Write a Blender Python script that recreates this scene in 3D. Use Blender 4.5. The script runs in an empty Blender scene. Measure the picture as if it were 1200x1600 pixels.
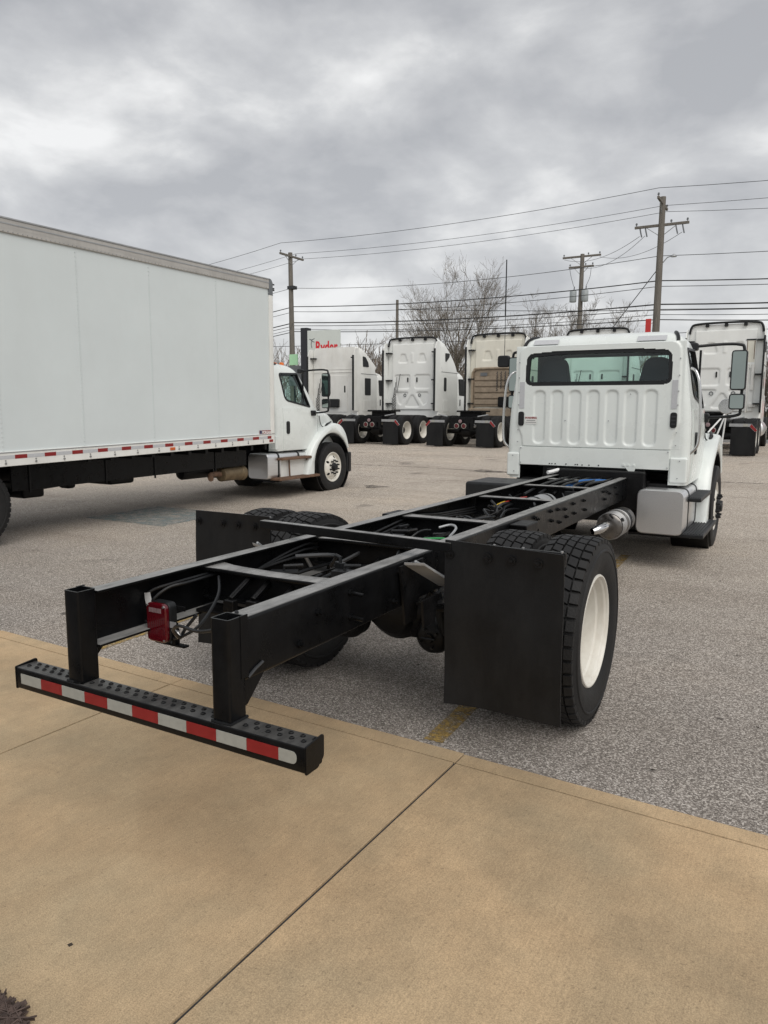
import bpy, bmesh, math, random
from mathutils import Vector, Matrix, noise
random.seed(7)
S = bpy.context.scene
COL = S.collection
R = math.radians

# ------------------------------------------------------------------ camera
cam_d = bpy.data.cameras.new('camera'); cam = bpy.data.objects.new('camera', cam_d); COL.objects.link(cam)
cam_d.sensor_fit = 'VERTICAL'; cam_d.sensor_height = 36.0; cam_d.lens = 36.0*1152.16/1600.0
cam_d.clip_start = 0.05; cam_d.clip_end = 3000
_y, _t, _r = R(29.6421), R(7.9099), R(0.2967)
F = Vector((-math.sin(_y)*math.cos(_t), math.cos(_y)*math.cos(_t), -math.sin(_t)))
Rt = Vector((math.cos(_y), math.sin(_y), 0)); Up = Rt.cross(F)
R2 = Rt*math.cos(_r)+Up*math.sin(_r); U2 = -Rt*math.sin(_r)+Up*math.cos(_r)
m = Matrix((R2, U2, -F)).transposed().to_4x4(); m.translation = Vector((2.1407, -1.8996, 1.735))
cam.matrix_world = m
S.camera = cam
S.render.resolution_x = 768; S.render.resolution_y = 1024

# ------------------------------------------------------------------ sky
SUN_EL, SUN_AZ = 50, 128          # soft sun behind the clouds; azimuth clockwise from +Y
w = bpy.data.worlds.new('World'); S.world = w; w.use_nodes = True
nt = w.node_tree; N = nt.nodes; L = nt.links; N.clear()
def nn(t, **k):
    n = N.new(t)
    for a, b in k.items(): setattr(n, a, b)
    return n
out = nn('ShaderNodeOutputWorld'); bg = nn('ShaderNodeBackground'); bg.inputs['Strength'].default_value = 0.1
sky = nn('ShaderNodeTexSky', sky_type='NISHITA', sun_disc=False)
sky.sun_elevation = R(SUN_EL); sky.sun_rotation = R(SUN_AZ); sky.air_density = 1.0; sky.dust_density = 2.0
tc = nn('ShaderNodeTexCoord'); sep = nn('ShaderNodeSeparateXYZ'); L.new(tc.outputs['Generated'], sep.inputs[0])
def mth(op, a, b=None, clamp=False):
    n = nn('ShaderNodeMath', operation=op, use_clamp=clamp)
    for i, v in enumerate((a, b)):
        if v is None: continue
        if isinstance(v, (int, float)): n.inputs[i].default_value = v
        else: L.new(v, n.inputs[i])
    return n.outputs[0]
zc = mth('MAXIMUM', sep.outputs['Z'], 0.0)
den = mth('ADD', zc, 0.55)
px = mth('DIVIDE', sep.outputs['X'], den); py = mth('DIVIDE', sep.outputs['Y'], den)
cmb = nn('ShaderNodeCombineXYZ'); L.new(px, cmb.inputs[0]); L.new(py, cmb.inputs[1]); L.new(mth('MULTIPLY', zc, 1.6), cmb.inputs[2])
def noi(scale, det, rough, dist=0, loc=(0, 0, 0)):
    mp_ = nn('ShaderNodeMapping'); mp_.inputs['Location'].default_value = loc; L.new(cmb.outputs[0], mp_.inputs[0])
    n_ = nn('ShaderNodeTexNoise'); n_.inputs['Scale'].default_value = scale; n_.inputs['Detail'].default_value = det; n_.inputs['Roughness'].default_value = rough; n_.inputs['Distortion'].default_value = dist
    L.new(mp_.outputs[0], n_.inputs['Vector']); return n_.outputs[0]
big = noi(1.9, 3, .5, .1, (12.4, 5.2, 5.0)); mid = noi(4.6, 9, .52, .2, (12.2, 1.8, .6)); fine = noi(13.0, 5, .55, .1)
mix = mth('ADD', mth('ADD', mth('MULTIPLY', big, .44), mth('MULTIPLY', mid, .46)), mth('MULTIPLY', fine, .10))
ramp = nn('ShaderNodeValToRGB'); L.new(mix, ramp.inputs[0])
e = ramp.color_ramp.elements
e[0].position = .415; e[0].color = (3.6, 3.67, 3.83, 1)
e[1].position = .60; e[1].color = (7.6, 7.6, 7.55, 1)
a = e.new(.465); a.color = (4.35, 4.4, 4.52, 1)
a = e.new(.515); a.color = (5.2, 5.25, 5.32, 1)
a = e.new(.548); a.color = (6.2, 6.22, 6.22, 1)
hz = mth('MULTIPLY', mth('POWER', mth('SUBTRACT', 1.0, zc), 5.0), .55)
mh = nn('ShaderNodeMix', data_type='RGBA'); L.new(hz, mh.inputs[0]); L.new(ramp.outputs[0], mh.inputs[6]); mh.inputs[7].default_value = (6.2, 6.2, 6.2, 1)
ms = nn('ShaderNodeMix', data_type='RGBA'); ms.inputs[0].default_value = .93; L.new(sky.outputs[0], ms.inputs[6]); L.new(mh.outputs[2], ms.inputs[7])
L.new(ms.outputs[2], bg.inputs[0]); L.new(bg.outputs[0], out.inputs[0])
# sun
sd = bpy.data.lights.new('sun', 'SUN'); sd.energy = 1.5; sd.angle = R(52); sd.color = (1, .96, .90)
so = bpy.data.objects.new('sun', sd); COL.objects.link(so)
_d = Vector((math.sin(R(SUN_AZ))*math.cos(R(SUN_EL)), math.cos(R(SUN_AZ))*math.cos(R(SUN_EL)), math.sin(R(SUN_EL))))
so.rotation_euler = _d.to_track_quat('Z', 'Y').to_euler(); so.location = (0, 0, 40)
vs = S.view_settings; vs.view_transform = 'Standard'; vs.look = 'None'; vs.exposure = 0.33; vs.gamma = 1.0; vs.use_curve_mapping = False

# ------------------------------------------------------------------ materials
MATS = {}
def newmat(name):
    m = bpy.data.materials.new(name); m.use_nodes = True
    return m, m.node_tree, m.node_tree.nodes['Principled BSDF']
def mat(name, col, rough=.5, metal=0, var=.12, scale=6, bump=0, bscale=200, spec=.5, coat=0, dirt=None, dirt_amt=0, aniso=None, coord='Object'):
    """procedural paint: base colour with soft noise variation, optional dirt and fine bump"""
    if name in MATS: return MATS[name]
    m, t, b = newmat(name); n = t.nodes; l = t.links
    tc = n.new('ShaderNodeTexCoord'); src = tc.outputs[coord]
    if aniso:
        mp = n.new('ShaderNodeMapping'); mp.inputs['Scale'].default_value = aniso; l.new(src, mp.inputs[0]); src = mp.outputs[0]
    nz = n.new('ShaderNodeTexNoise'); nz.inputs['Scale'].default_value = scale; nz.inputs['Detail'].default_value = 6; nz.inputs['Roughness'].default_value = .6
    l.new(src, nz.inputs['Vector'])
    rp = n.new('ShaderNodeValToRGB'); l.new(nz.outputs[0], rp.inputs[0])
    rp.color_ramp.elements[0].position = .3; rp.color_ramp.elements[1].position = .7
    rp.color_ramp.elements[0].color = tuple(c*(1-var) for c in col)+(1,)
    rp.color_ramp.elements[1].color = tuple(min(1, c*(1+var)) for c in col)+(1,)
    colo = rp.outputs[0]
    if dirt:
        d = n.new('ShaderNodeTexNoise'); d.inputs['Scale'].default_value = scale*.7; d.inputs['Detail'].default_value = 8; d.inputs['Roughness'].default_value = .7
        mp2 = n.new('ShaderNodeMapping'); mp2.inputs['Scale'].default_value = (1.6, 1.6, .5); mp2.inputs['Location'].default_value = (3, 5, 1)
        l.new(tc.outputs[coord], mp2.inputs[0]); l.new(mp2.outputs[0], d.inputs['Vector'])
        dr = n.new('ShaderNodeMapRange'); dr.inputs[1].default_value = .45; dr.inputs[2].default_value = .8; dr.inputs[4].default_value = dirt_amt
        l.new(d.outputs[0], dr.inputs[0])
        mx = n.new('ShaderNodeMix'); mx.data_type = 'RGBA'; l.new(dr.outputs[0], mx.inputs[0]); l.new(colo, mx.inputs[6]); mx.inputs[7].default_value = dirt+(1,)
        colo = mx.outputs[2]
    l.new(colo, b.inputs['Base Color'])
    rr = n.new('ShaderNodeMapRange'); l.new(nz.outputs[0], rr.inputs[0]); rr.inputs[1].default_value = .25; rr.inputs[2].default_value = .75
    rr.inputs[3].default_value = max(.03, rough-.08); rr.inputs[4].default_value = min(1, rough+.1); l.new(rr.outputs[0], b.inputs['Roughness'])
    b.inputs['Metallic'].default_value = metal; b.inputs['Specular IOR Level'].default_value = spec; b.inputs['Coat Weight'].default_value = coat
    if bump:
        bn = n.new('ShaderNodeTexNoise'); bn.inputs['Scale'].default_value = bscale; bn.inputs['Detail'].default_value = 3; l.new(src, bn.inputs['Vector'])
        bp = n.new('ShaderNodeBump'); bp.inputs['Strength'].default_value = bump; bp.inputs['Distance'].default_value = .01; l.new(bn.outputs[0], bp.inputs['Height']); l.new(bp.outputs[0], b.inputs['Normal'])
    MATS[name] = m; return m

mat('white_paint', (.75, .79, .77), .28, var=.03, scale=3, coat=.3, dirt=(.55, .53, .48), dirt_amt=.10)
mat('white_old', (.78, .78, .75), .4, var=.05, scale=2.5, dirt=(.42, .38, .31), dirt_amt=.3)
mat('cream_old', (.76, .74, .65), .4, var=.05, scale=2.5, dirt=(.45, .40, .30), dirt_amt=.25)
mat('white_tractor', (.82, .835, .815), .32, var=.03, scale=2, coat=.2, dirt=(.5, .48, .43), dirt_amt=.16)
mat('frp_panel', (.65, .70, .705), .38, var=.03, scale=1.2, bump=.12, bscale=1.6, dirt=(.5, .5, .48), dirt_amt=.12)
mat('black_frame', (.004, .0043, .005), .30, var=.4, scale=9, bump=.06, bscale=60, spec=.2, coat=.0, dirt=(.02, .02, .019), dirt_amt=.2)
mat('black_grime', (.004, .004, .0045), .42, var=.5, scale=12, bump=.25, bscale=60, spec=.25, dirt=(.012, .011, .011), dirt_amt=.4)
mat('black_plastic', (.011, .012, .0135), .42, var=.25, scale=14, bump=.06, bscale=300, spec=.35)
mat('flap_rubber', (.0085, .009, .010), .48, var=.2, scale=4, bump=.05, bscale=120, spec=.2, dirt=(.026, .026, .026), dirt_amt=.6)
mat('tyre_rubber', (.010, .010, .0105), .6, spec=.35, var=.25, scale=8, bump=.1, bscale=120, dirt=(.035, .033, .03), dirt_amt=.4)
mat('tread_rubber', (.010, .010, .0105), .62, spec=.35, var=.25, scale=9, bump=.2, bscale=90, dirt=(.03, .028, .026), dirt_amt=.4)
mat('wheel_white', (.74, .72, .66), .38, var=.04, scale=6, dirt=(.40, .34, .26), dirt_amt=.5)
mat('aluminium', (.72, .725, .73), .34, metal=.9, var=.06, scale=3, aniso=(30, 1, 30), bump=.03, bscale=60)
mat('alu_rail', (.50, .48, .45), .48, metal=.5, var=.12, scale=4, aniso=(1, .4, 6), dirt=(.25, .23, .21), dirt_amt=.4)
mat('chrome', (.62, .62, .62), .18, metal=1, var=.03, scale=5)
mat('steel', (.40, .40, .40), .4, metal=.8, var=.15, scale=8, dirt=(.2, .17, .14), dirt_amt=.3)
mat('galv_grey', (.34, .35, .36), .5, metal=.3, var=.15, scale=8)
mat('muffler_steel', (.19, .18, .17), .3, metal=.9, var=.2, scale=10)
mat('rusty_steel', (.17, .10, .065), .75, metal=.2, var=.35, scale=14, dirt=(.08, .05, .035), dirt_amt=.6)
mat('brown_muffler', (.20, .15, .09), .5, metal=.6, var=.3, scale=10)
mat('tan_guard', (.36, .29, .215), .45, metal=.5, var=.2, scale=6, dirt=(.16, .12, .09), dirt_amt=.5)
mat('red_lens', (.085, .003, .007), .15, var=.1, scale=20, coat=.6)
mat('red_tape', (.24, .014, .014), .4, var=.1, scale=30)
mat('white_tape', (.33, .33, .30), .45, var=.08, scale=40)
mat('grey_tape', (.50, .51, .53), .4, var=.06, scale=60)
mat('clear_lens', (.24, .17, .18), .2, var=.1, scale=40)
mat('amber_lens', (.75, .18, .03), .2, var=.1, scale=30)
mat('orange_mark', (.6, .12, .02), .4, var=.1)
mat('seat_cloth', (.012, .016, .026), .8, var=.2, scale=30)
mat('dark_trim', (.03, .032, .036), .6, var=.2, scale=12)
mat('wood_pole', (.155, .14, .122), .85, var=.3, scale=3, aniso=(6, 6, .6), bump=.5, bscale=30)
mat('wire_black', (.02, .02, .022), .6, var=.1)
mat('wire_grey', (.12, .12, .125), .6, var=.1)
mat('bark', (.19, .165, .14), .9, var=.25, scale=2)
mat('bark_far', (.17, .135, .105), .95, var=.3, scale=.4)
mat('sign_white', (.60, .64, .61), .4, var=.03, scale=2)
mat('sign_black', (.018, .02, .025), .5, var=.2)
mat('sign_red', (.62, .02, .03), .4, var=.05)
mat('sign_grey', (.13, .14, .15), .5, var=.1)
mat('sign_green', (.42, .72, .45), .45, var=.05)
mat('red_paint', (.55, .03, .025), .4, var=.1)
mat('navy', (.02, .03, .09), .4, var=.1)
mat('sticker_white', (.8, .8, .78), .4, var=.02)
mat('paper_white', (.8, .8, .8), .6, var=.05, scale=60)
mat('hose_blue', (.02, .13, .38), .4, var=.1)
mat('wire_green', (.03, .30, .08), .4, var=.1)
mat('wire_red', (.4, .03, .02), .4, var=.1)
mat('wire_yellow', (.5, .35, .03), .4, var=.1)
mat('transformer_grey', (.33, .36, .37), .5, var=.08)
mat('grass', (.10, .11, .045), .9, var=.35, scale=1.5)
mat('dark_leaf', (.03, .022, .015), .8, var=.4, scale=30)
mat('building_grey', (.22, .23, .24), .7, var=.1, scale=.6)

def dust_sheen(name, base, sheen_col=(.27, .268, .262, 1)):  # upward faces lightened: some dust, plus sky reflection painted into the base colour
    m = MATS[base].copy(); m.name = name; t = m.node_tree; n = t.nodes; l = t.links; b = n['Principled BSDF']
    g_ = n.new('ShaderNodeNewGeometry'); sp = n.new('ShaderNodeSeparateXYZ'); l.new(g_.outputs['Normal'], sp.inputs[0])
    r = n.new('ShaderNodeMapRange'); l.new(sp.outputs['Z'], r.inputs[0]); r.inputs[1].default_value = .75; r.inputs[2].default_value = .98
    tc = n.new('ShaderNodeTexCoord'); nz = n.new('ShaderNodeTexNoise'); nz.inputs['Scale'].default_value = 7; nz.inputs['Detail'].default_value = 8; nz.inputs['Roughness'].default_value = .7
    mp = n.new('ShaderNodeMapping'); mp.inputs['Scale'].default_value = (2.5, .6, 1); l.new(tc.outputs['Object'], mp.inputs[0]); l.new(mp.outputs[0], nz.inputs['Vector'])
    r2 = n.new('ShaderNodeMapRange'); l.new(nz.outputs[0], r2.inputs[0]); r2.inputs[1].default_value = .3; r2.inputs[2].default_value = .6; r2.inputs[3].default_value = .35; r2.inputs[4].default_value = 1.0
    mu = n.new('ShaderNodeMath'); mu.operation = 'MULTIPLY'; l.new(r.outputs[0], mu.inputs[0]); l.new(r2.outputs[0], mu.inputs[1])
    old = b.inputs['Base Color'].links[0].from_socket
    mx = n.new('ShaderNodeMix'); mx.data_type = 'RGBA'; l.new(mu.outputs[0], mx.inputs[0]); l.new(old, mx.inputs[6]); mx.inputs[7].default_value = sheen_col; l.new(mx.outputs[2], b.inputs['Base Color'])
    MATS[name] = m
dust_sheen('rail_paint', 'black_frame'); dust_sheen('step_paint', 'black_frame', (.075, .074, .072, 1))

def glass(name, col, rough=.02, mixg=.82):
    m, t, b = newmat(name); n = t.nodes; l = t.links
    o = n['Material Output']; tr = n.new('ShaderNodeBsdfTransparent'); tr.inputs[0].default_value = col+(1,)
    gl = n.new('ShaderNodeBsdfGlossy'); gl.inputs['Roughness'].default_value = rough; gl.inputs['Color'].default_value = (.9, .95, .95, 1)
    lw = n.new('ShaderNodeLayerWeight'); lw.inputs[0].default_value = .5
    pw = n.new('ShaderNodeMath'); pw.operation = 'POWER'; l.new(lw.outputs['Facing'], pw.inputs[0]); pw.inputs[1].default_value = 4.0
    fr = n.new('ShaderNodeMath'); fr.operation = 'MULTIPLY_ADD'; l.new(pw.outputs[0], fr.inputs[0]); fr.inputs[1].default_value = .85; fr.inputs[2].default_value = .05
    mx = n.new('ShaderNodeMixShader'); l.new(fr.outputs[0], mx.inputs[0]); l.new(tr.outputs[0], mx.inputs[1]); l.new(gl.outputs[0], mx.inputs[2]); l.new(mx.outputs[0], o.inputs[0])
    MATS[name] = m
glass('glass', (.74, .90, .85)); glass('dark_glass', (.10, .12, .12))
m, t, b = newmat('mirror_glass'); b.inputs['Metallic'].default_value = 1; b.inputs['Roughness'].default_value = .06; b.inputs['Base Color'].default_value = (.33, .38, .36, 1); MATS['mirror_glass'] = m

def asphalt():
    m, t, b = newmat('asphalt'); n = t.nodes; l = t.links
    tc = n.new('ShaderNodeTexCoord'); P = tc.outputs['Object']
    def vor(s, out='Color'):
        v = n.new('ShaderNodeTexVoronoi'); v.inputs['Scale'].default_value = s; l.new(P, v.inputs['Vector']); return v
    def nz(s, d=4, r=.6, vec=None):
        v = n.new('ShaderNodeTexNoise'); v.inputs['Scale'].default_value = s; v.inputs['Detail'].default_value = d; v.inputs['Roughness'].default_value = r; l.new(vec or P, v.inputs['Vector']); return v
    def ramp(src, stops):
        r = n.new('ShaderNodeValToRGB'); l.new(src, r.inputs[0]); el = r.color_ramp.elements
        el[0].position, el[0].color = stops[0][0], stops[0][1]+(1,); el[1].position, el[1].color = stops[-1][0], stops[-1][1]+(1,)
        for p_, c_ in stops[1:-1]: x = el.new(p_); x.color = c_+(1,)
        return r.outputs[0]
    def mixc(f, a, b_, typ='MIX'):
        x = n.new('ShaderNodeMix'); x.data_type = 'RGBA'; x.blend_type = typ
        for i, v in ((0, f), (6, a), (7, b_)):
            if isinstance(v, (int, float)): x.inputs[i].default_value = v
            elif isinstance(v, tuple): x.inputs[i].default_value = v+(1,)
            else: l.new(v, x.inputs[i])
        return x.outputs[2]
    v = vor(145); sp = n.new('ShaderNodeSeparateColor'); l.new(v.outputs['Color'], sp.inputs[0])
    stone = ramp(sp.outputs[0], [(0, (.075, .068, .062)), (.4, (.19, .175, .16)), (.70, (.40, .375, .345)), (1, (.88, .85, .81))])
    v2 = vor(210); sp2 = n.new('ShaderNodeSeparateColor'); l.new(v2.outputs['Color'], sp2.inputs[0])
    fine = ramp(sp2.outputs[0], [(0, (.11, .10, .09)), (.55, (.25, .228, .207)), (1, (.56, .525, .49))])
    c = mixc(.38, stone, fine)
    # driven lane dustier than the oily stalls, with view-angle brightening also painted in
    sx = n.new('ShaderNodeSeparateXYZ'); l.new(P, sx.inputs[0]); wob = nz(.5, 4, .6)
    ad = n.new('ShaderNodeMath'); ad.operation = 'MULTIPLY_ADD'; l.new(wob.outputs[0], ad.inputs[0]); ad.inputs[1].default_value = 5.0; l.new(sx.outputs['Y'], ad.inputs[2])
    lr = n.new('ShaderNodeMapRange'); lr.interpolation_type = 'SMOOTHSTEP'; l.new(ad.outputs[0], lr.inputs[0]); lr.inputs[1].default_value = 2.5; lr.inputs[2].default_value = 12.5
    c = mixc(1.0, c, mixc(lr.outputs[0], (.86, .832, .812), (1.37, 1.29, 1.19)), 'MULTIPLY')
    big = nz(.35, 5, .6); c = mixc(1.0, c, ramp(big.outputs[0], [(.3, (.84, .83, .82)), (.5, (1, 1, 1)), (.72, (1.14, 1.11, 1.07))]), 'MULTIPLY')
    mp = n.new('ShaderNodeMapping'); mp.inputs['Scale'].default_value = (.10, .9, 1); l.new(P, mp.inputs[0])
    st = nz(1.1, 5, .6, mp.outputs[0]); c = mixc(1.0, c, ramp(st.outputs[0], [(.33, (.86, .85, .84)), (.5, (1, 1, 1))]), 'MULTIPLY')
    sm = nz(2.6, 6, .7); c = mixc(1.0, c, ramp(sm.outputs[0], [(.25, (.78, .77, .77)), (.42, (1, 1, 1))]), 'MULTIPLY')
    # rubber and oil stains
    so_ = nz(.9, 3, .5); c = mixc(ramp(so_.outputs[0], [(.66, (0, 0, 0)), (.74, (.45, .45, .45))]), c, (.075, .068, .062))
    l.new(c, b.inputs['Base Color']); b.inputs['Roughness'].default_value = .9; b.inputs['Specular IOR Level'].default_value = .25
    bp = n.new('ShaderNodeBump'); bp.inputs['Strength'].default_value = .55; bp.inputs['Distance'].default_value = .006
    l.new(v.outputs['Distance'], bp.inputs['Height']); bp.invert = True; l.new(bp.outputs[0], b.inputs['Normal'])
    MATS['asphalt'] = m
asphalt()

def concrete(name, base, dark):
    m, t, b = newmat(name); n = t.nodes; l = t.links
    tc = n.new('ShaderNodeTexCoord'); P = tc.outputs['Object']
    def nz(s, d=5, r=.6, sc=None):
        v = n.new('ShaderNodeTexNoise'); v.inputs['Scale'].default_value = s; v.inputs['Detail'].default_value = d; v.inputs['Roughness'].default_value = r
        if sc:
            mp = n.new('ShaderNodeMapping'); mp.inputs['Scale'].default_value = sc; l.new(P, mp.inputs[0]); l.new(mp.outputs[0], v.inputs['Vector'])
        else: l.new(P, v.inputs['Vector'])
        return v.outputs[0]
    def rng(src, a, b_, c_, d_):
        x = n.new('ShaderNodeMapRange'); l.new(src, x.inputs[0])
        for i, v in enumerate((a, b_, c_, d_)): x.inputs[i+1].default_value = v
        return x.outputs[0]
    def mul(a, b_):
        x = n.new('ShaderNodeMath'); x.operation = 'MULTIPLY'; l.new(a, x.inputs[0]); l.new(b_, x.inputs[1]); return x.outputs[0]
    f = mul(rng(nz(1.1, 6, .62), .3, .7, .78, 1.14), rng(nz(240, 2, .6), .3, .7, .72, 1.22))
    f = mul(f, rng(nz(5.5, 6, .7), .3, .7, .90, 1.08))
    broom = nz(55, 3, .6, (3.2, .25, 1)); f = mul(f, rng(broom, .3, .7, .92, 1.06))
    sp = nz(70, 2, .5); f = mul(f, rng(sp, .28, .35, .74, 1.0)); f = mul(f, rng(nz(17, 4, .6), .24, .34, .86, 1.0))
    mx = n.new('ShaderNodeMix'); mx.data_type = 'RGBA'; l.new(rng(nz(.75, 5, .65), .38, .66, 0, 1), mx.inputs[0]); mx.inputs[6].default_value = base+(1,); mx.inputs[7].default_value = dark+(1,)
    mm = n.new('ShaderNodeMix'); mm.data_type = 'RGBA'; mm.blend_type = 'MULTIPLY'; mm.inputs[0].default_value = 1; l.new(mx.outputs[2], mm.inputs[6]); l.new(f, mm.inputs[7])
    l.new(mm.outputs[2], b.inputs['Base Color']); b.inputs['Roughness'].default_value = .85; b.inputs['Specular IOR Level'].default_value = .3
    bp = n.new('ShaderNodeBump'); bp.inputs['Strength'].default_value = .35; bp.inputs['Distance'].default_value = .004
    ad = n.new('ShaderNodeMath'); ad.operation = 'ADD'; l.new(broom, ad.inputs[0]); l.new(nz(220, 2, .6), ad.inputs[1]); l.new(ad.outputs[0], bp.inputs['Height']); l.new(bp.outputs[0], b.inputs['Normal'])
    MATS[name] = m
concrete('concrete', (.50, .356, .212), (.395, .306, .194))

def worn_paint(name, col, lo=.42, hi=.6, scale=14):
    """worn road paint: flakes away to let the asphalt show"""
    m, t, b = newmat(name); n = t.nodes; l = t.links
    tc = n.new('ShaderNodeTexCoord'); P = tc.outputs['Object']
    v = n.new('ShaderNodeTexNoise'); v.inputs['Scale'].default_value = scale; v.inputs['Detail'].default_value = 9; v.inputs['Roughness'].default_value = .75; l.new(P, v.inputs['Vector'])
    r = n.new('ShaderNodeMapRange'); l.new(v.outputs[0], r.inputs[0]); r.inputs[1].default_value = lo; r.inputs[2].default_value = hi
    v2 = n.new('ShaderNodeTexVoronoi'); v2.inputs['Scale'].default_value = 110; l.new(P, v2.inputs['Vector'])
    sp = n.new('ShaderNodeSeparateColor'); l.new(v2.outputs['Color'], sp.inputs[0])
    rc = n.new('ShaderNodeValToRGB'); l.new(sp.outputs[0], rc.inputs[0]); rc.color_ramp.elements[0].color = tuple(c*.6 for c in col)+(1,); rc.color_ramp.elements[1].color = tuple(min(1, c*1.35) for c in col)+(1,)
    l.new(rc.outputs[0], b.inputs['Base Color']); b.inputs['Roughness'].default_value = .85
    l.new(r.outputs[0], b.inputs['Alpha'])
    MATS[name] = m
worn_paint('yellow_worn', (.36, .24, .07), .36, .62)
worn_paint('blue_worn', (.19, .25, .26), .35, .72, 5)
worn_paint('white_worn', (.42, .43, .42), .45, .75, 9)
worn_paint('stain_dark', (.07, .062, .055), .38, .68, 7)

# ------------------------------------------------------------------ mesh helpers
class MB:
    def __init__(s): s.v = []; s.f = []
    def add(s, vs, fs):
        o = len(s.v); s.v += [tuple(v) for v in vs]; s.f += [tuple(i+o for i in f) for f in fs]; return s
    def box(s, x0, x1, y0, y1, z0, z1, M=None):
        vs = [Vector((x, y, z)) for z in (z0, z1) for y in (y0, y1) for x in (x0, x1)]
        if M: vs = [M @ v for v in vs]
        return s.add(vs, [(0, 2, 3, 1), (4, 5, 7, 6), (0, 1, 5, 4), (2, 6, 7, 3), (0, 4, 6, 2), (1, 3, 7, 5)])
    def tube(s, pts, r, n=8, cap=True, closed=False):
        pts = [Vector(p) for p in pts]; k = len(pts); rs = r if isinstance(r, (list, tuple)) else [r]*k
        o = len(s.v); prev = None
        for i, p in enumerate(pts):
            if closed: d = pts[(i+1) % k]-pts[i-1]
            else: d = pts[min(i+1, k-1)]-pts[max(i-1, 0)]
            d.normalize()
            if prev is None:
                a = Vector((0, 0, 1)) if abs(d.z) < .9 else Vector((1, 0, 0)); u = d.cross(a).normalized()
            else:
                u = (prev-d*prev.dot(d)).normalized()
            prev = u; w_ = d.cross(u)
            for j in range(n):
                t = 2*math.pi*j/n; s.v.append(tuple(p+(u*math.cos(t)+w_*math.sin(t))*rs[i]))
        for i in range(k if closed else k-1):
            a_, b_ = o+i*n, o+((i+1) % k)*n
            for j in range(n): s.f.append((a_+j, a_+(j+1) % n, b_+(j+1) % n, b_+j))
        if cap and not closed:
            s.f.append(tuple(o+j for j in reversed(range(n)))); s.f.append(tuple(o+(k-1)*n+j for j in range(n)))
        return s
    def lathe(s, prof, axis='x', c=(0, 0, 0), n=32, closed=False):
        """prof: (along, radius) pairs turned round the axis"""
        o = len(s.v); k = len(prof)
        for (a_, r_) in prof:
            for j in range(n):
                t = 2*math.pi*j/n; p, q = r_*math.cos(t), r_*math.sin(t)
                v = {'x': (a_, p, q), 'y': (q, a_, p), 'z': (p, q, a_)}[axis]
                s.v.append((v[0]+c[0], v[1]+c[1], v[2]+c[2]))
        for i in range(k if closed else k-1):
            a_, b_ = o+i*n, o+((i+1) % k)*n
            for j in range(n): s.f.append((a_+j, a_+(j+1) % n, b_+(j+1) % n, b_+j))
        if not closed:
            if prof[0][1] > 1e-6: s.f.append(tuple(o+j for j in reversed(range(n))))
            if prof[-1][1] > 1e-6: s.f.append(tuple(o+(k-1)*n+j for j in range(n)))
        return s
    def prism(s, poly, axis, a0, a1):
        """poly in the two other axes (order x,y,z without the axis), extruded from a0 to a1"""
        k = len(poly); vs = []
        for a_ in (a0, a1):
            for (p, q) in poly:
                vs.append({'x': (a_, p, q), 'y': (p, a_, q), 'z': (p, q, a_)}[axis])
        fs = [tuple(range(k)), tuple(k+i for i in reversed(range(k)))]
        for i in range(k): fs.append((i, k+i, k+(i+1) % k, (i+1) % k))
        return s.add(vs, fs)
    def loft(s, rings, cap=True):
        o = len(s.v); n = len(rings[0])
        for r_ in rings: s.v += [tuple(v) for v in r_]
        for i in range(len(rings)-1):
            a_, b_ = o+i*n, o+(i+1)*n
            for j in range(n): s.f.append((a_+j, a_+(j+1) % n, b_+(j+1) % n, b_+j))
        if cap: s.f.append(tuple(o+j for j in reversed(range(n)))); s.f.append(tuple(o+(len(rings)-1)*n+j for j in range(n)))
        return s
def fixn(me):
    bm = bmesh.new(); bm.from_mesh(me); bmesh.ops.recalc_face_normals(bm, faces=bm.faces); bm.to_mesh(me); bm.free()
def shade(me, ang=32):
    for p in me.polygons: p.use_smooth = True
    me.set_sharp_from_angle(angle=R(ang))
def obj(name, mb, mt, parent=None, ang=32, bevel=0, seg=2, loc=None, rot=None, fix=True):
    me = bpy.data.meshes.new(name); me.from_pydata(mb.v, [], mb.f); me.validate()
    if fix: fixn(me)
    if mt: me.materials.append(MATS[mt])
    shade(me, ang)
    o = bpy.data.objects.new(name, me); COL.objects.link(o)
    if parent: o.parent = parent
    if loc: o.location = loc
    if rot: o.rotation_euler = rot
    if bevel:
        b_ = o.modifiers.new('bevel', 'BEVEL'); b_.width = bevel; b_.segments = seg; b_.limit_method = 'ANGLE'; b_.angle_limit = R(40); b_.harden_normals = True
    return o
def inst(o, parent=None, loc=None, rot=None, scale=None):
    c = o.copy(); COL.objects.link(c); c.parent = parent
    if loc is not None: c.location = loc
    if rot is not None: c.rotation_euler = rot
    if scale is not None: c.scale = scale
    return c
def tree_copy(o, parent=None):
    c = inst(o, parent)
    for ch in list(o.children): tree_copy(ch, c)
    return c
def empty(name, loc=(0, 0, 0), rz=0):
    o = bpy.data.objects.new(name, None); COL.objects.link(o); o.location = loc; o.rotation_euler = (0, 0, rz); o.empty_display_size = .3; return o
def tag(o, label, cat, group=None):
    o['label'] = label; o['category'] = cat
    if group: o['group'] = group
    return o
def struct(o): o['kind'] = 'structure'; return o
def B(name, x0, x1, y0, y1, z0, z1, mt, parent=None, bevel=.004, seg=2): return obj(name, MB().box(x0, x1, y0, y1, z0, z1), mt, parent, bevel=bevel, seg=seg)
def T(name, pts, r, mt, parent=None, n=8): return obj(name, MB().tube(pts, r, n), mt, parent, ang=50)
def cyl(name, p0, p1, r, mt, parent=None, n=20, bevel=0): return obj(name, MB().tube([p0, p1], r, n), mt, parent, ang=40, bevel=bevel)
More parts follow.
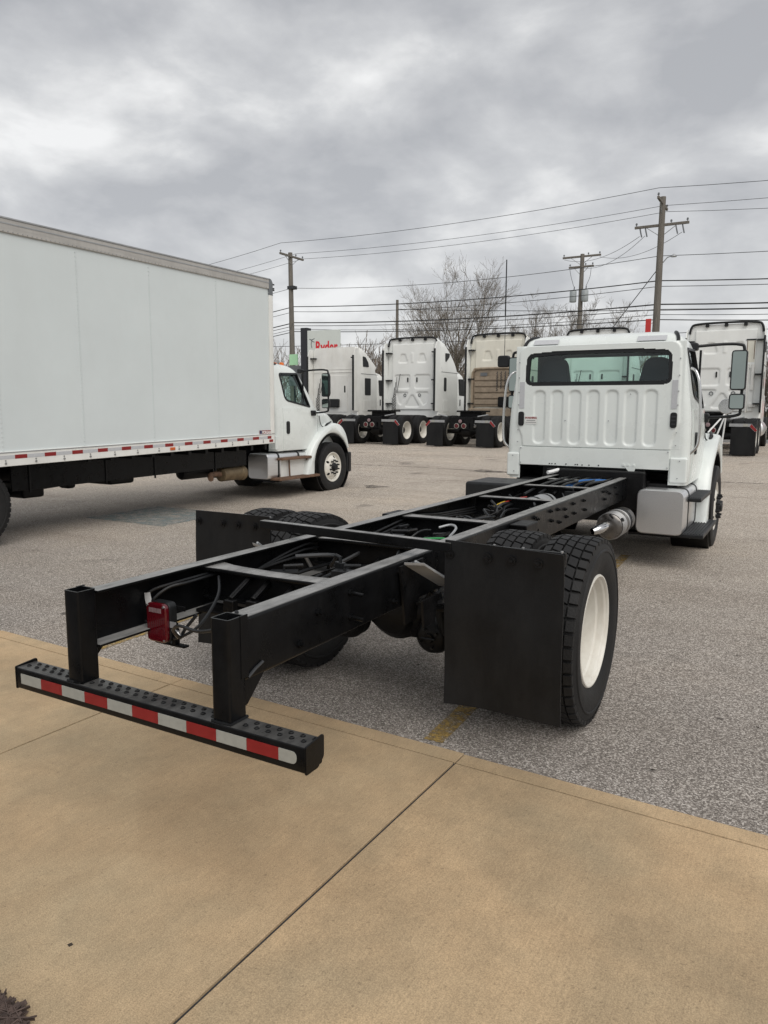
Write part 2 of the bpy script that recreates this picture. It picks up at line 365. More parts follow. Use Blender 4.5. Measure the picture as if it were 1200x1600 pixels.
def smooth_path(pts, k=5):
    """Catmull-Rom through pts"""
    P = [Vector(p) for p in pts]; out_ = []
    for i in range(len(P)-1):
        a_, b_, c_, d_ = P[max(i-1, 0)], P[i], P[i+1], P[min(i+2, len(P)-1)]
        for j in range(k):
            t = j/k; out_.append(.5*((2*b_)+(c_-a_)*t+(2*a_-5*b_+4*c_-d_)*t*t+(3*b_-a_-3*c_+d_)*t**3))
    return out_+[P[-1]]
def round_poly(pts, r, n=5):
    out_ = []; k = len(pts); rr = r if isinstance(r, (list, tuple)) else [r]*k
    for i in range(k):
        p0, p, p1 = Vector(pts[i-1]), Vector(pts[i]), Vector(pts[(i+1) % k])
        a_, b_ = (p0-p), (p1-p); la, lb = a_.length, b_.length; a_.normalize(); b_.normalize()
        ang = math.acos(max(-1, min(1, a_.dot(b_)))); d = min(rr[i]/max(.05, math.tan(ang/2)), la*.48, lb*.48)
        s_, e_ = p+a_*d, p+b_*d
        for j in range(n+1):
            t = j/n; q = s_*(1-t)**2+p*2*t*(1-t)+e_*t*t; out_.append((q.x, q.y))
    return out_
def rrect(x0, x1, z0, z1, r, n=5): return round_poly([(x0, z0), (x1, z0), (x1, z1), (x0, z1)], r, n)
def inset(poly, d):
    cx_ = sum(p[0] for p in poly)/len(poly); k = len(poly); out_ = []
    area = sum(poly[i-1][0]*poly[i][1]-poly[i][0]*poly[i-1][1] for i in range(k)); sg = 1 if area > 0 else -1
    for i in range(k):
        a_, b_ = Vector(poly[i-1]), Vector(poly[(i+1) % k]); t = b_-a_
        if t.length < 1e-7: out_.append(poly[i]); continue
        t.normalize(); out_.append((poly[i][0]-t.y*d*sg, poly[i][1]+t.x*d*sg))
    return out_
def interp(tab, z):
    if z <= tab[0][0]: return tab[0][1]
    for (a_, x), (b_, y) in zip(tab, tab[1:]):
        if z <= b_: return x+(y-x)*(z-a_)/(b_-a_)
    return tab[-1][1]
def boolcut(o, cutters, transfer=True):
    for c in cutters:
        c.parent = o.parent
        m_ = o.modifiers.new('b', 'BOOLEAN'); m_.operation = 'DIFFERENCE'; m_.object = c; m_.solver = 'EXACT'
        if transfer: m_.material_mode = 'TRANSFER'
    dg = bpy.context.evaluated_depsgraph_get(); dg.update()
    me = bpy.data.meshes.new_from_object(o.evaluated_get(dg), preserve_all_data_layers=True, depsgraph=dg)
    o.modifiers.clear(); o.data = me; shade(me, 32)
    for c in cutters: bpy.data.objects.remove(c)
def text_mesh(name, s, size, mt, parent, M, bold=0.0, extrude=.001, sx=1.0):
    cu = bpy.data.curves.new(name, 'FONT'); cu.body = s; cu.size = size; cu.offset = bold; cu.extrude = extrude; cu.align_x = 'CENTER'; cu.align_y = 'CENTER'
    tmp = bpy.data.objects.new('tmp', cu); COL.objects.link(tmp)
    dg = bpy.context.evaluated_depsgraph_get(); me = bpy.data.meshes.new_from_object(tmp.evaluated_get(dg)); bpy.data.objects.remove(tmp)
    me.materials.clear(); me.materials.append(MATS[mt]); me.name = name
    o = bpy.data.objects.new(name, me); COL.objects.link(o); o.parent = parent; o.matrix_local = M @ Matrix.Diagonal((sx, 1, 1, 1)); return o
def sdf_poly(px_, pz_, poly):
    """signed distance (positive inside) to a polygon"""
    d = 1e9; ins = False; k = len(poly)
    for i in range(k):
        ax, az = poly[i-1]; bx, bz = poly[i]
        ex, ez = bx-ax, bz-az; wx, wz = px_-ax, pz_-az
        t = max(0, min(1, (wx*ex+wz*ez)/max(1e-12, ex*ex+ez*ez))); dx, dz = wx-ex*t, wz-ez*t
        q = dx*dx+dz*dz
        if q < d: d = q
        if ((az > pz_) != (bz > pz_)) and (px_ < (bx-ax)*(pz_-az)/(bz-az)+ax): ins = not ins
    return math.sqrt(d)*(1 if ins else -1)
def sst(a_, b_, x): t = max(0, min(1, (x-a_)/(b_-a_))); return t*t*(3-2*t)
def relief(name, x0, x1, z0, z1, step, fn, y, mt, parent, hole=None):
    """pressed sheet in the xz plane facing -y; fn gives how far it stands out"""
    nx, nz = int((x1-x0)/step), int((z1-z0)/step); mb = MB()
    for j in range(nz+1):
        for i in range(nx+1):
            x, z = x0+(x1-x0)*i/nx, z0+(z1-z0)*j/nz
            edge = 0 if (i in (0, nx) or j in (0, nz)) else 1
            mb.v.append((x, y-(fn(x, z) if edge else 0), z))
    for j in range(nz):
        for i in range(nx):
            if hole and hole(x0+(x1-x0)*(i+.5)/nx, z0+(z1-z0)*(j+.5)/nz): continue
            a_ = j*(nx+1)+i; mb.f.append((a_, a_+1, a_+nx+2, a_+nx+1))
    return obj(name, mb, mt, parent, ang=60, fix=False)

# ------------------------------------------------------------------ the lot
def gz(y):
    """the lot is level by the trucks and climbs towards the street"""
    return .5*sst(9.5, 21.5, y)
mb = MB(); ys = [-60, -20, 0, 5, 8, 9.5]+[9.5+i*.75 for i in range(1, 17)]+[24, 30, 60, 120, 300, 900]
for y in ys: mb.v += [(-900, y, gz(y)-.03), (900, y, gz(y)-.03)]
mb.f = [(2*i, 2*i+1, 2*i+3, 2*i+2) for i in range(len(ys)-1)]
struct(obj('ground', mb, 'grass'))
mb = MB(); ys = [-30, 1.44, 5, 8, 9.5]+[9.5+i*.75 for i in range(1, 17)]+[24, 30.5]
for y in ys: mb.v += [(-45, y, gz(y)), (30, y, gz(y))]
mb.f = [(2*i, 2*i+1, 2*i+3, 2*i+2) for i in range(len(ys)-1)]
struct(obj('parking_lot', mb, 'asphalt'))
mb = MB(); [mb.v.extend([(x, 40, .485), (x, 46.5, .485)]) for x in (-300, 300)]; mb.f = [(0, 2, 3, 1)]
struct(obj('road', mb, 'asphalt'))
for y0 in (30.5,):
    o = struct(B('kerb', -45, 30, y0, y0+.18, .3, .64, 'galv_grey', bevel=.02))
# concrete apron of separate slabs with open joints
apron = MB(); apron.box(-9.1, 6.6, -4.4, 1.41, -.12, .003); apron = struct(obj('concrete_apron', apron, 'dark_trim'))
apron.matrix_world = Matrix.Translation((.755, 1.365, 0)) @ Matrix.Rotation(R(-1.5), 4, 'Z') @ Matrix.Translation((-.735, -1.43, 0))
jx = [-9.17, -7.19, -5.21, -3.23, -1.25, .735, 2.72, 4.70, 6.68]; g = .006
def slab(name, x0, x1, y0, y1, zt_):
    o = obj(name, MB().box(x0, x1, y0, y1, -.11, zt_), 'concrete', apron, bevel=.0025); return o
for i in range(len(jx)-1):
    e0 = .0015*math.sin(i*2.1)
    slab('slab', jx[i]+g, jx[i+1]-g, -.80-.0, 1.325-.005, .012+e0)
    slab('edge_strip', jx[i]+.003, jx[i+1]-.003, 1.325+.005, 1.435+.004*math.sin(i*5), .011+e0)
    if jx[i+1] > .7: slab('slab', jx[i]+g, jx[i+1]-g, -4.5, -.80-2*g, .012-e0)
# bark mulch bed at the near left corner
bed = tag(empty('mulch_bed', (0, 0, 0)), 'dark brown shredded bark mulch bed cutting into the concrete corner', 'mulch bed')
obj('soil', MB().prism([(-3, -.782), (.29, -.782), (.37, -.85), (.5, -1.1), (.5, -2.2), (-3, -2.2)], 'z', -.05, .016), 'dark_leaf', bed)
mb = MB(); rnd = random.Random(3)
for k in range(3600):
    x = rnd.uniform(-.1, .5); y = rnd.uniform(-1.0, -.75)
    if y > -.770-max(0, x-.31)*.9+.006*math.sin(x*40): continue
    l_ = rnd.uniform(.012, .05); w_ = rnd.uniform(.003, .009); z = .014+rnd.uniform(0, .012)
    M = Matrix.Translation((x, y, z)) @ Matrix.Rotation(rnd.uniform(0, 6.28), 4, 'Z') @ Matrix.Rotation(rnd.uniform(-.28, .28), 4, 'Y') @ Matrix.Rotation(rnd.uniform(0, 3), 4, 'X')
    mb.box(-l_, l_, -w_, w_, -.0015, .0015, M)
mat('bark_chip', (.075, .052, .044), .85, var=.55, scale=40)
o = obj('bark_chip', mb, 'bark_chip', bed); o['kind'] = 'stuff'
# markings
def sheet(name, pts, z, mt, label, cat, group=None):
    """painted marking that follows the ground"""
    mb = MB(); n_ = 12; (x0, x1, y0, y1, sk) = pts
    for i in range(n_+1):
        y = y0+(y1-y0)*i/n_; dx = sk*i/n_; mb.v += [(x0+dx, y, gz(y)+z), (x1+dx, y, gz(y)+z)]
    mb.f = [(2*i, 2*i+1, 2*i+3, 2*i+2) for i in range(n_)]
    return tag(obj(name, mb, mt), label, cat, group)
sheet('stall_line', (.49, .60, 1.44, 7.2, -.2), .004, 'yellow_worn', 'worn yellow stall line running from the concrete under the right mud flap', 'stall line', 'stall lines')
sheet('stall_line', (-2.29, -2.18, 1.44, 7.2, -.1), .004, 'yellow_worn', 'worn yellow stall line left of the chassis, behind the tail lamp and rear step', 'stall line', 'stall lines')
sheet('stall_line', (1.62, 1.74, 20.3, 25.5, 0), .004, 'yellow_worn', 'worn yellow stall line right of the rightmost tractor', 'stall line', 'stall lines')
bs = sheet('accessible_bay_marking', (-7.75, -6.05, 5.85, 7.45, -.1), .004, 'blue_worn', 'faded blue painted square with a pale figure beside the box truck', 'bay marking')
sym = MB()
def arcp(cx_, cy_, r0, r1, a0, a1, n=14):
    o_ = len(sym.v)
    for i in range(n+1):
        t = R(a0+(a1-a0)*i/n)
        for r_ in (r0, r1): sym.v.append((cx_+r_*math.cos(t), cy_+r_*math.sin(t), .008))
    for i in range(n): sym.f.append((o_+2*i, o_+2*i+1, o_+2*i+3, o_+2*i+2))
arcp(-6.95, 6.5, .27, .36, 100, 370); arcp(-6.95, 7.2, 0.001, .09, 0, 360)
for q in ([(-7.0, 6.55), (-6.92, 6.55), (-6.92, 7.05), (-7.0, 7.05)], [(-7.0, 6.5), (-6.6, 6.5), (-6.6, 6.58), (-7.0, 6.58)], [(-6.66, 6.2), (-6.58, 6.2), (-6.58, 6.55), (-6.66, 6.55)], [(-7.7, 5.88), (-7.62, 5.88), (-7.68, 7.4), (-7.76, 7.4)], [(-6.2, 5.88), (-6.1, 5.88), (-6.16, 7.4), (-6.26, 7.4)]):
    sym.add([(x, y, .008) for x, y in q], [(0, 1, 2, 3)])
obj('symbol', sym, 'white_worn', bs)
# stains and litter
def stain(cx_, cy_, rx, ry, label):
    mb = MB(); mb.v.append((cx_, cy_, gz(cy_)+.003))
    for i in range(18):
        t = 2*math.pi*i/18; k = 1+.25*math.sin(3*t+cx_)+.12*math.sin(7*t)
        y = cy_+ry*k*math.sin(t); mb.v.append((cx_+rx*k*math.cos(t), y, gz(y)+.003+.002*0))
    mb.f = [(0, 1+i, 1+(i+1) % 18) for i in range(18)]
    return tag(obj('oil_stain', mb, 'stain_dark'), label, 'oil stain', 'oil stains on the lot')
stain(-6.0, 12.0, .28, .2, 'dark oil spot on the asphalt just in front of the box truck front wheel')
stain(-11.3, 17.6, .55, .3, 'dark oil spot on the far asphalt behind the middle tractors')
stain(-4.6, 15.2, .5, .22, 'dark oil spot on the asphalt beside the left edge of the chassis cab')
stain(-3.0, 2.1, .25, .1, 'small dark spot on the asphalt left of the rear step')
# tar-sealed cracks in the lot
lot = bpy.data.objects['parking_lot']
for (y, x0, x1, wv, sd_) in ((15.3, -26, 12, .05, 1), (17.9, -30, 9, .035, 2), (13.4, -14, 4, .02, 3), (9.2, 1.6, 9, .022, 4)):
    mb = MB(); n_ = 90; pr_ = random.Random(sd_)
    for i in range(n_+1):
        x = x0+(x1-x0)*i/n_; yy = y+.22*noise.noise(Vector((x*.35, sd_*7, 0)))+.05*noise.noise(Vector((x*2, sd_*3, 1))); w_ = wv*(.6+.8*abs(noise.noise(Vector((x*1.3, 9, sd_)))))
        mb.v += [(x, yy-w_, gz(yy-w_)+.003), (x, yy+w_, gz(yy+w_)+.003)]
    mb.f = [(2*i, 2*i+2, 2*i+3, 2*i+1) for i in range(n_)]
    obj('crack_sealant', mb, 'stain_dark', lot)
mb = MB(); rnd = random.Random(11)
for k in range(150):
    if k < 40: x, y = rnd.gauss(2.7, .35), rnd.gauss(3.2, .35)
    elif k < 95: x, y = rnd.uniform(1.3, 4.2), rnd.uniform(1.5, 6.5)
    else: x, y = rnd.uniform(-6, 1.2), rnd.uniform(1.5, 6)
    l_, w_ = rnd.uniform(.006, .028), rnd.uniform(.003, .010); a_ = rnd.uniform(0, 6.3)
    M = Matrix.Translation((x, y, .006)) @ Matrix.Rotation(a_, 4, 'Z') @ Matrix.Rotation(rnd.uniform(-.3, .3), 4, 'X')
    mb.add([M @ Vector(q) for q in ((-l_, 0, 0), (0, -w_, .003), (l_, 0, .004), (0, w_, .002))], [(0, 1, 2), (0, 2, 3)])
o = obj('leaf_litter', mb, 'dark_leaf'); o['kind'] = 'stuff'; tag(o, 'scattered dark leaf bits and twigs on the asphalt', 'litter')
tag(obj('pebble', MB().add([(.180, -.516, .013), (.196, -.520, .013), (.200, -.506, .013), (.184, -.502, .013), (.190, -.511, .019)], [(0, 1, 4), (1, 2, 4), (2, 3, 4), (3, 0, 4)]), 'dark_leaf'), 'small dark chip lying on the near left concrete slab', 'chip')

# ------------------------------------------------------------------ wheels
WHEEL = {}
def tyre_mesh(kind, Rr=.525, W=.28, rim=.292):
    h = W/2; mb = MB(); n = 56
    base = Rr-.016 if kind == 'drive' else Rr
    prof = [(-h*.62, rim), (-h*.74, rim+.012), (-h*.92, rim+.06), (-h, rim+.115), (-h*.985, rim+.16), (-h*.93, base-.025), (-h*.88, base-.006)]
    if kind == 'drive': mid = [(-h*.6, base), (h*.6, base)]
    else:
        mid = []
        for gx in (-.075, -.027, .027, .075):
            mid += [(gx-.006, base+.001), (gx-.004, base-.013), (gx+.004, base-.013), (gx+.006, base+.001)]
    prof = prof+mid+[(-a_, r_) for a_, r_ in reversed(prof)]
    mb.lathe(prof, 'x', n=n, closed=True)
    if kind == 'drive':
        # raised ring on the sidewall and separate tread blocks
        for sx in (-1, 1): mb.lathe([(sx*h*.985, rim+.150), (sx*(h+.003), rim+.154), (sx*(h+.003), rim+.162), (sx*h*.97, rim+.168)], 'x', n=n, closed=True)
        NP = 46
        def block(x0, x1, t0, t1, sk, drop=0.0):
            vs = []
            for (rr, sh) in ((base-.006, 0), (Rr, .0016)):
                for (x, t) in ((x0+sh, t0), (x1-sh, t0), (x1-sh, t1), (x0+sh, t1)):
                    ang = t+sk*(x-x0)/(x1-x0); dr = drop*((abs(x)-.085)/.05) if abs(x) > .085 else 0
                    if rr == Rr: ang += (.0016/Rr if t == t0 else -.0016/Rr)
                    vs.append((x, (rr-dr)*math.cos(ang), (rr-dr)*math.sin(ang)))
            mb.add(vs, [(4, 5, 6, 7), (0, 1, 5, 4), (1, 2, 6, 5), (2, 3, 7, 6), (3, 0, 4, 7)])
        P = 2*math.pi/NP
        for i in range(NP):
            t = i*P
            block(-.022, .022, t+.10*P, t+.98*P, .35*P)
            for sx in (-1, 1):
                o_ = .5*P if sx > 0 else 0
                x0, x1 = sorted((sx*.030, sx*.080)); block(x0, x1, t+o_, t+o_+.86*P, .3*P)
                x0, x1 = sorted((sx*.086, sx*.130)); block(x0, x1, t+o_+.3*P, t+o_+1.08*P, 0, .012)
    return mb
def make_wheels():
    for kind in ('drive', 'rib'):
        WHEEL['tyre_'+kind] = tyre_mesh(kind)
    rim_d = [(.112, .318), (.120, .313), (.121, .306), (.116, .301), (.104, .298), (.098, .289), (.092, .286), (.060, .284), (.050, .272), (.0, .262), (-.06, .256), (-.105, .250), (-.118, .232), (-.112, .17), (-.10, .13), (-.10, .06), (-.115, .058), (-.13, .26), (-.03, .29), (.10, .30)]
    WHEEL['rim_drive'] = MB().lathe(rim_d, 'x', n=48, closed=True)
    rim_f = [(.112, .318), (.120, .312), (.118, .300), (.104, .290), (.085, .278), (.065, .268), (.062, .262), (.105, .225), (.130, .185), (.136, .165), (.136, .05), (.11, .05), (.11, .16), (.08, .20), (.04, .262), (-.10, .27), (-.11, .31), (-.10, .30), (.09, .30)]
    WHEEL['rim_steer'] = MB().lathe(rim_f, 'x', n=48, closed=True)
make_wheels()
_proto = {}
def wheel(parent, loc, side, kind):
    """side +1: outer face towards +x.  kind: drive (deep dished dual), steer, dual_in"""
    if kind not in _proto:
        steer = kind == 'steer'
        r = obj('wheel', WHEEL['rim_steer' if steer else 'rim_drive'], 'wheel_white', None, ang=35)
        if steer:
            cs = []
            for k in range(5):
                t = 2*math.pi*k/5+.4
                c = obj('c', MB().tube([(0, .215*math.cos(t), .215*math.sin(t)), (.2, .215*math.cos(t), .215*math.sin(t))], .028, 14), 'dark_trim'); cs.append(c)
            boolcut(r, cs)
        obj('tyre', WHEEL['tyre_drive' if kind in ('drive', 'dual_in') else 'tyre_rib'], 'tread_rubber' if kind in ('drive', 'dual_in') else 'tyre_rubber', r, ang=28)
        if steer:
            obj('hub', MB().lathe([(.12, .095), (.155, .09), (.168, .075), (.198, .068), (.205, .05), (.205, 0.0)], 'x', n=24), 'black_plastic', r)
            nut = MB().lathe([(.13, .021), (.140, .021), (.144, .017), (.186, .016), (.194, .010), (.194, 0)], 'x', n=8)
            n0 = None
            for k in range(10):
                t = 2*math.pi*k/10; p = (0, .1425*math.cos(t), .1425*math.sin(t))
                n0 = obj('lug_nut', nut, 'black_plastic', r, loc=p) if n0 is None else inst(n0, r, p)
            obj('liner', MB().lathe([(.0, .25), (-.02, .25), (-.02, .0)], 'x', n=24), 'black_grime', r)
        else:
            obj('hub', MB().lathe([(-.10, .125), (-.03, .115), (-.01, .09), (-.01, 0)], 'x', n=24), 'black_grime', r)
        _proto[kind] = r; o = r; o.parent = parent
    else:
        o = tree_copy(_proto[kind], parent)
    o.location = loc; o.rotation_euler = (random.uniform(0, 6.28), 0, 0 if side > 0 else math.pi)
    return o

# ------------------------------------------------------------------ conventional cab (origin: ground below the front axle, +y forward)
WZ = [(.92, 1.03), (1.05, 1.045), (1.3, 1.05), (1.55, 1.045), (1.75, 1.03), (2.0, .995), (2.25, .96), (2.42, .93), (2.50, .905), (2.56, .86), (2.60, .79), (2.625, .66)]
YR = [(.92, -1.75), (2.2, -1.75), (2.42, -1.735), (2.5, -1.71), (2.56, -1.66), (2.60, -1.57), (2.625, -1.42)]
YF = [(.92, -.30), (1.72, -.28), (1.78, -.28), (2.0, -.44), (2.25, -.62), (2.42, -.75), (2.50, -.83), (2.56, -.92), (2.60, -1.02), (2.625, -1.15)]
def cab_ring(z, off=0.0, rr=.09, rf=.22, zz=None):
    w_ = interp(WZ, z)-off; y0 = interp(YR, z)+off; y1 = interp(YF, z)-off; rf = min(rf, (y1-y0)*.45, w_*.5)
    pts = []
    for (cx_, cy_, r_, a0) in ((w_-rf, y1-rf, rf, 0), (-w_+rf, y1-rf, rf, 90), (-w_+rr, y0+rr, rr, 180), (w_-rr, y0+rr, rr, 270)):
        for j in range(8): t = R(a0+90*j/7); pts.append((cx_+r_*math.cos(t), cy_+r_*math.sin(t), z if zz is None else zz))
    return pts
def build_cab(root, rear_detail=True):
    zs = [.92, 1.05, 1.2, 1.4, 1.6, 1.75, 1.9, 2.05, 2.2, 2.32, 2.42, 2.47, 2.51, 2.55, 2.58, 2.605, 2.625]
    cab = obj('cab', MB().loft([cab_ring(z) for z in zs]), 'white_paint', root)
    inner = obj('c1', MB().loft([cab_ring(z, .055) for z in [1.0, 1.4, 1.75, 2.0, 2.2, 2.42, 2.52]]), 'dark_trim')
    side = round_poly([(-1.53, 2.43), (-1.43, 1.90), (-.60, 1.765), (-.93, 2.45)], [.06, .16, .03, .06])
    c2 = obj('c2', MB().prism(side, 'x', -1.3, 1.3), 'dark_trim')
    rw = round_poly([(-.84, 2.02), (.84, 2.02), (.82, 2.40), (.4, 2.43), (-.4, 2.43), (-.82, 2.40)], [.1, .1, .1, .02, .02, .1])
    c3 = obj('c3', MB().prism(rw, 'y', -2.0, -1.4), 'dark_trim')
    ws = rrect(-.78, .78, 1.79, 2.44, .1); ws = [(x*(1-.13*(z-1.79)), z) for x, z in ws]
    c4 = obj('c4', MB().prism(ws, 'y', -1.2, .2), 'dark_trim')
    c5 = obj('c5', MB().box(-.872, .842, -2, -1.2, .8, 1.088), 'black_grime')
    boolcut(cab, [inner, c2, c3, c4, c5])
    # rear window: black gasket ring and green tinted pane
    def ring(name, outer, d, fx, mt, par):
        inn = inset(outer, d); k = len(outer); mb = MB()
        mb.v = [fx(p, 0) for p in outer]+[fx(p, 0) for p in inn]+[fx(p, 1) for p in inset(outer, -.012)]+[fx(p, 1) for p in inset(outer, d+.004)]
        for i in range(k):
            j = (i+1) % k
            mb.f += [(i, j, k+j, k+i), (2*k+i, 2*k+j, j, i), (k+i, k+j, 3*k+j, 3*k+i)]
        return obj(name, mb, mt, par, ang=60)
    def pane(name, poly, fx, mt, par):
        mb = MB(); k = len(poly); mb.v = [fx(p, .8) for p in poly]; mb.f = [tuple(range(k))]
        return obj(name, mb, mt, par)
    fr = lambda p, d: (p[0], -1.762+.02*d, p[1])
    g_ = ring('rear_window_frame', rw, .045, lambda p, d: (p[0], interp(YR, p[1])-.016+.03*d, p[1]), 'black_plastic', cab)
    pane('rear_window', rw, lambda p, d: (p[0], interp(YR, p[1])+.012, p[1]), 'glass', cab)
    ring('windscreen_frame', ws, .03, lambda p, d: (p[0], interp(YF, p[1])+.004-.02*d, p[1]), 'black_plastic', cab)
    pane('windscreen', ws, lambda p, d: (p[0], interp(YF, p[1])-.012, p[1]), 'glass', cab)
    for s in (-1, 1):
        # door skin, window seal, pane, quarter bar, handle
        mb = MB(); zz = [.93, 1.0, 1.1, 1.18, 1.25, 1.32, 1.4, 1.5, 1.6, 1.7, 1.755]; yf = [(.93, -.66), (1.0, -.60), (1.1, -.50), (1.25, -.385), (1.32, -.365), (1.76, -.365)]
        for lay in (0, 1):
            for z in zz:
                y1 = interp(yf, z); c_ = .012*sst(1.36, 1.30, z)*0
                for k in range(7):
                    y = -1.545+(y1+1.545)*k/6; x = interp(WZ, z)+(.011 if lay else -.004)
                    if y > -.52: x -= (y+.52)**2*1.1      # follows the front corner
                    mb.v.append((s*x, y, z))
        n1_ = len(zz)*7
        for j in range(len(zz)-1):
            for k in range(6):
                a_ = n1_+j*7+k; mb.f.append((a_, a_+1, a_+8, a_+7))
        for j in range(len(zz)-1):
            for k in (0, 6): a_ = j*7+k; mb.f.append((a_, a_+7, n1_+a_+7, n1_+a_))
        for k in range(6):
            for j in (0, len(zz)-1): a_ = j*7+k; mb.f.append((a_, a_+1, n1_+a_+1, n1_+a_))
        door = obj('door', mb, 'white_paint', root, ang=40)
        fs = lambda p, d, s=s: (s*(interp(WZ, p[1])+.013-.03*d-max(0, p[0]+.62)**2), p[0], p[1])
        ring('window_seal', side, .028, fs, 'black_plastic', door)
        pane('door_window', side, lambda p, d, s=s: (s*(interp(WZ, p[1])-.012), p[0], p[1]), 'glass', door)
        obj('quarter_bar', MB().box(s*.985-.012, s*.985+.012, -.81, -.785, 1.79, 2.45, Matrix.Translation((s*.0, 0, 0))), 'black_plastic', door)
        hp = rrect(-1.46, -1.36, 1.25, 1.50, .045)
        obj('door_handle', MB().prism(hp, 'x', s*1.048, s*1.078), 'black_plastic', door, bevel=.008)
        # fender with wheel arch
        top = [(-.95, .36), (-.90, .62), (-.80, .86), (-.62, 1.08), (-.40, 1.26), (-.12, 1.40), (.14, 1.45), (.36, 1.40), (.53, 1.25), (.63, 1.05), (.67, .90)]
        arch = []
        for k in range(15):
            t = R(28+k*(172-28)/14); arch.append((.02+.66*math.cos(t), .56+.66*math.sin(t)))
        arch += [(-.66, .36)]
        poly = [(q.x, q.y) for q in smooth_path([(a_, b_, 0) for a_, b_ in top], 3)]+arch
        rings = []
        for (x, k) in ((.70, .0), (.98, .0), (1.10, .012), (1.155, .035), (1.175, .075)):
            cpoly = inset(poly, k*.55) if k else poly
            rings.append([(s*x, a_, b_) for a_, b_ in cpoly])
        fe = obj('fender', MB().loft(rings), 'white_paint', root, ang=45)
        obj('arch_liner', MB().lathe([(s*.72, .655), (s*1.165, .655), (s*1.165, .63), (s*.72, .63)], 'x', (0, .02, .56), n=36, closed=True), 'black_grime', fe)
        # hood latch, cable
        T('latch_cable', smooth_path([(s*1.02, -.28, 1.60), (s*1.03, -.22, 1.40), (s*1.08, -.12, 1.36), (s*1.16, .0, 1.34)]), .008, 'black_plastic', fe)
        obj('hood_latch', MB().tube([(s*1.06, -.20, 1.30), (s*1.09, -.10, 1.42), (s*1.06, .10, 1.47)], [.016, .024, .014], 8), 'black_plastic', fe)
        # mirror arm and mirrors
        ma = T('mirror_arm', smooth_path([(s*.93, -.74, 2.50), (s*1.2, -.62, 2.525), (s*1.38, -.56, 2.52), (s*1.435, -.55, 2.46), (s*1.435, -.55, 2.1), (s*1.435, -.55, 1.76), (s*1.40, -.55, 1.69), (s*1.2, -.55, 1.665), (s*1.03, -.55, 1.66)], 4), .018, 'black_plastic', root, n=10)
        obj('mirror_mount', MB().box(s*.90-.05, s*.90+.05, -.82, -.68, 2.45, 2.54).box(s*1.06-.035, s*1.06+.035, -.62, -.48, 1.60, 1.71), 'black_plastic', ma, bevel=.02)
        for (z0, z1, nm) in ((1.985, 2.455, 'mirror'), (1.755, 1.945, 'convex_mirror')):
            rp = rrect(s*1.39-.088, s*1.39+.088, z0, z1, .04); rp2 = rrect(s*1.39-.07, s*1.39+.07, z0+.03, z1-.03, .045)
            rr_ = [[(x, -.60, z) for x, z in inset(rp, .006)], [(x, -.585, z) for x, z in rp], [(x, -.545, z) for x, z in rp], [(x, -.50, z) for x, z in rp2]]
            mo = obj(nm, MB().loft(rr_), 'black_plastic', root, ang=50)
            gp = inset(rp, .016); obj('mirror_glass', MB().prism(gp, 'y', -.603, -.598), 'mirror_glass', mo)
        # chrome grab handle behind the door
        T('grab_handle', smooth_path([(s*1.0, -1.62, 2.20), (s*1.055, -1.66, 2.16), (s*1.10, -1.68, 2.02), (s*1.125, -1.68, 1.7), (s*1.125, -1.68, 1.45), (s*1.105, -1.68, 1.34), (s*1.04, -1.66, 1.27)], 4), .015, 'chrome', root, n=10)
        wheel(root, (s*1.06, 0, .515), s, 'steer')
        # steps over the tank
        for (y0, y1, x1_, z, th) in ((-1.78, -.80, 1.20, .80, .05), (-1.92, -.60, 1.26, .42, .05)):
            st = B('step', min(s*1.0, s*x1_), max(s*1.0, s*x1_), y0, y1, z-th, z-.008, 'black_plastic', root, bevel=.01)
            t_ = MB()
            for k in range(9):
                xx = s*(1.012+k*(x1_-1.024)/8.0); t_.box(xx-.006, xx+.006, y0+.02, y1-.02, z-.012, z)
            obj('step_tread', t_, 'dark_trim', st)
    # rear skin with pressed ribs
    ribs = [round_poly([(x0-.068, 1.345), (x0+.068, 1.345), (x0+.068, 1.965), (x0-.068, 1.965)], .066, 6) for x0 in [(-.648+.211*k) for k in range(7)]]
    cont = round_poly([(-.835, 1.20), (.835, 1.20), (.86, 1.42), (.93, 1.60), (.91, 2.50), (-.91, 2.50), (-.93, 1.60), (-.86, 1.42)], [.02, .02, .1, .1, .14, .14, .1, .1])
    def fn(x, z):
        d = sdf_poly(x, z, cont); h = .003+.017*sst(-.012, .016, d)
        if 1.3 < z < 2.0 and abs(x) < .74:
            k = min(range(7), key=lambda i: abs(x-(-.648+.211*i))); h -= .0155*sst(-.012, .016, sdf_poly(x, z, ribs[k]))
        return h+max(0, -(interp(YR, z)+1.75))*1.0
    rwh = inset(rw, .004)
    pn = relief('rear_panel', -.955, .955, 1.305, 2.49, .0085, fn, -1.748, 'white_paint', cab, hole=lambda x, z: sdf_poly(x, z, rwh) > 0)
    B('lower_panel', -.875, .845, -1.768, -1.74, 1.085, 1.30, 'white_paint', cab, bevel=.004)
    mb = MB(); rnd = random.Random(5)
    for x in (-.5, -.47, -.43, -.30, -.19, -.165, -.11, -.03, .08): mb.tube([(x, -1.771, 1.105+rnd.uniform(0, .01)), (x, -1.766, 1.105)], .008, 8)
    obj('mounting_holes', mb, 'dark_trim', cab)
    mb = MB()
    for (x, z) in [(sx*.905, z) for sx in (-1, 1) for z in (1.36, 1.50, 1.80, 1.95, 2.12, 2.3)]+[(-.86, 1.285), (-.86, 1.11), (.83, 1.285), (.83, 1.11), (-.96, 1.19), (.955, 1.19), (-.94, 1.0), (.94, 1.0), (-.33, 1.62), (.17, 1.62), (.40, 1.92)]:
        mb.tube([(x, -1.7795, z), (x, -1.766, z)], .0065, 8)
    obj('rivet', mb, 'galv_grey', cab)
    mb = MB()
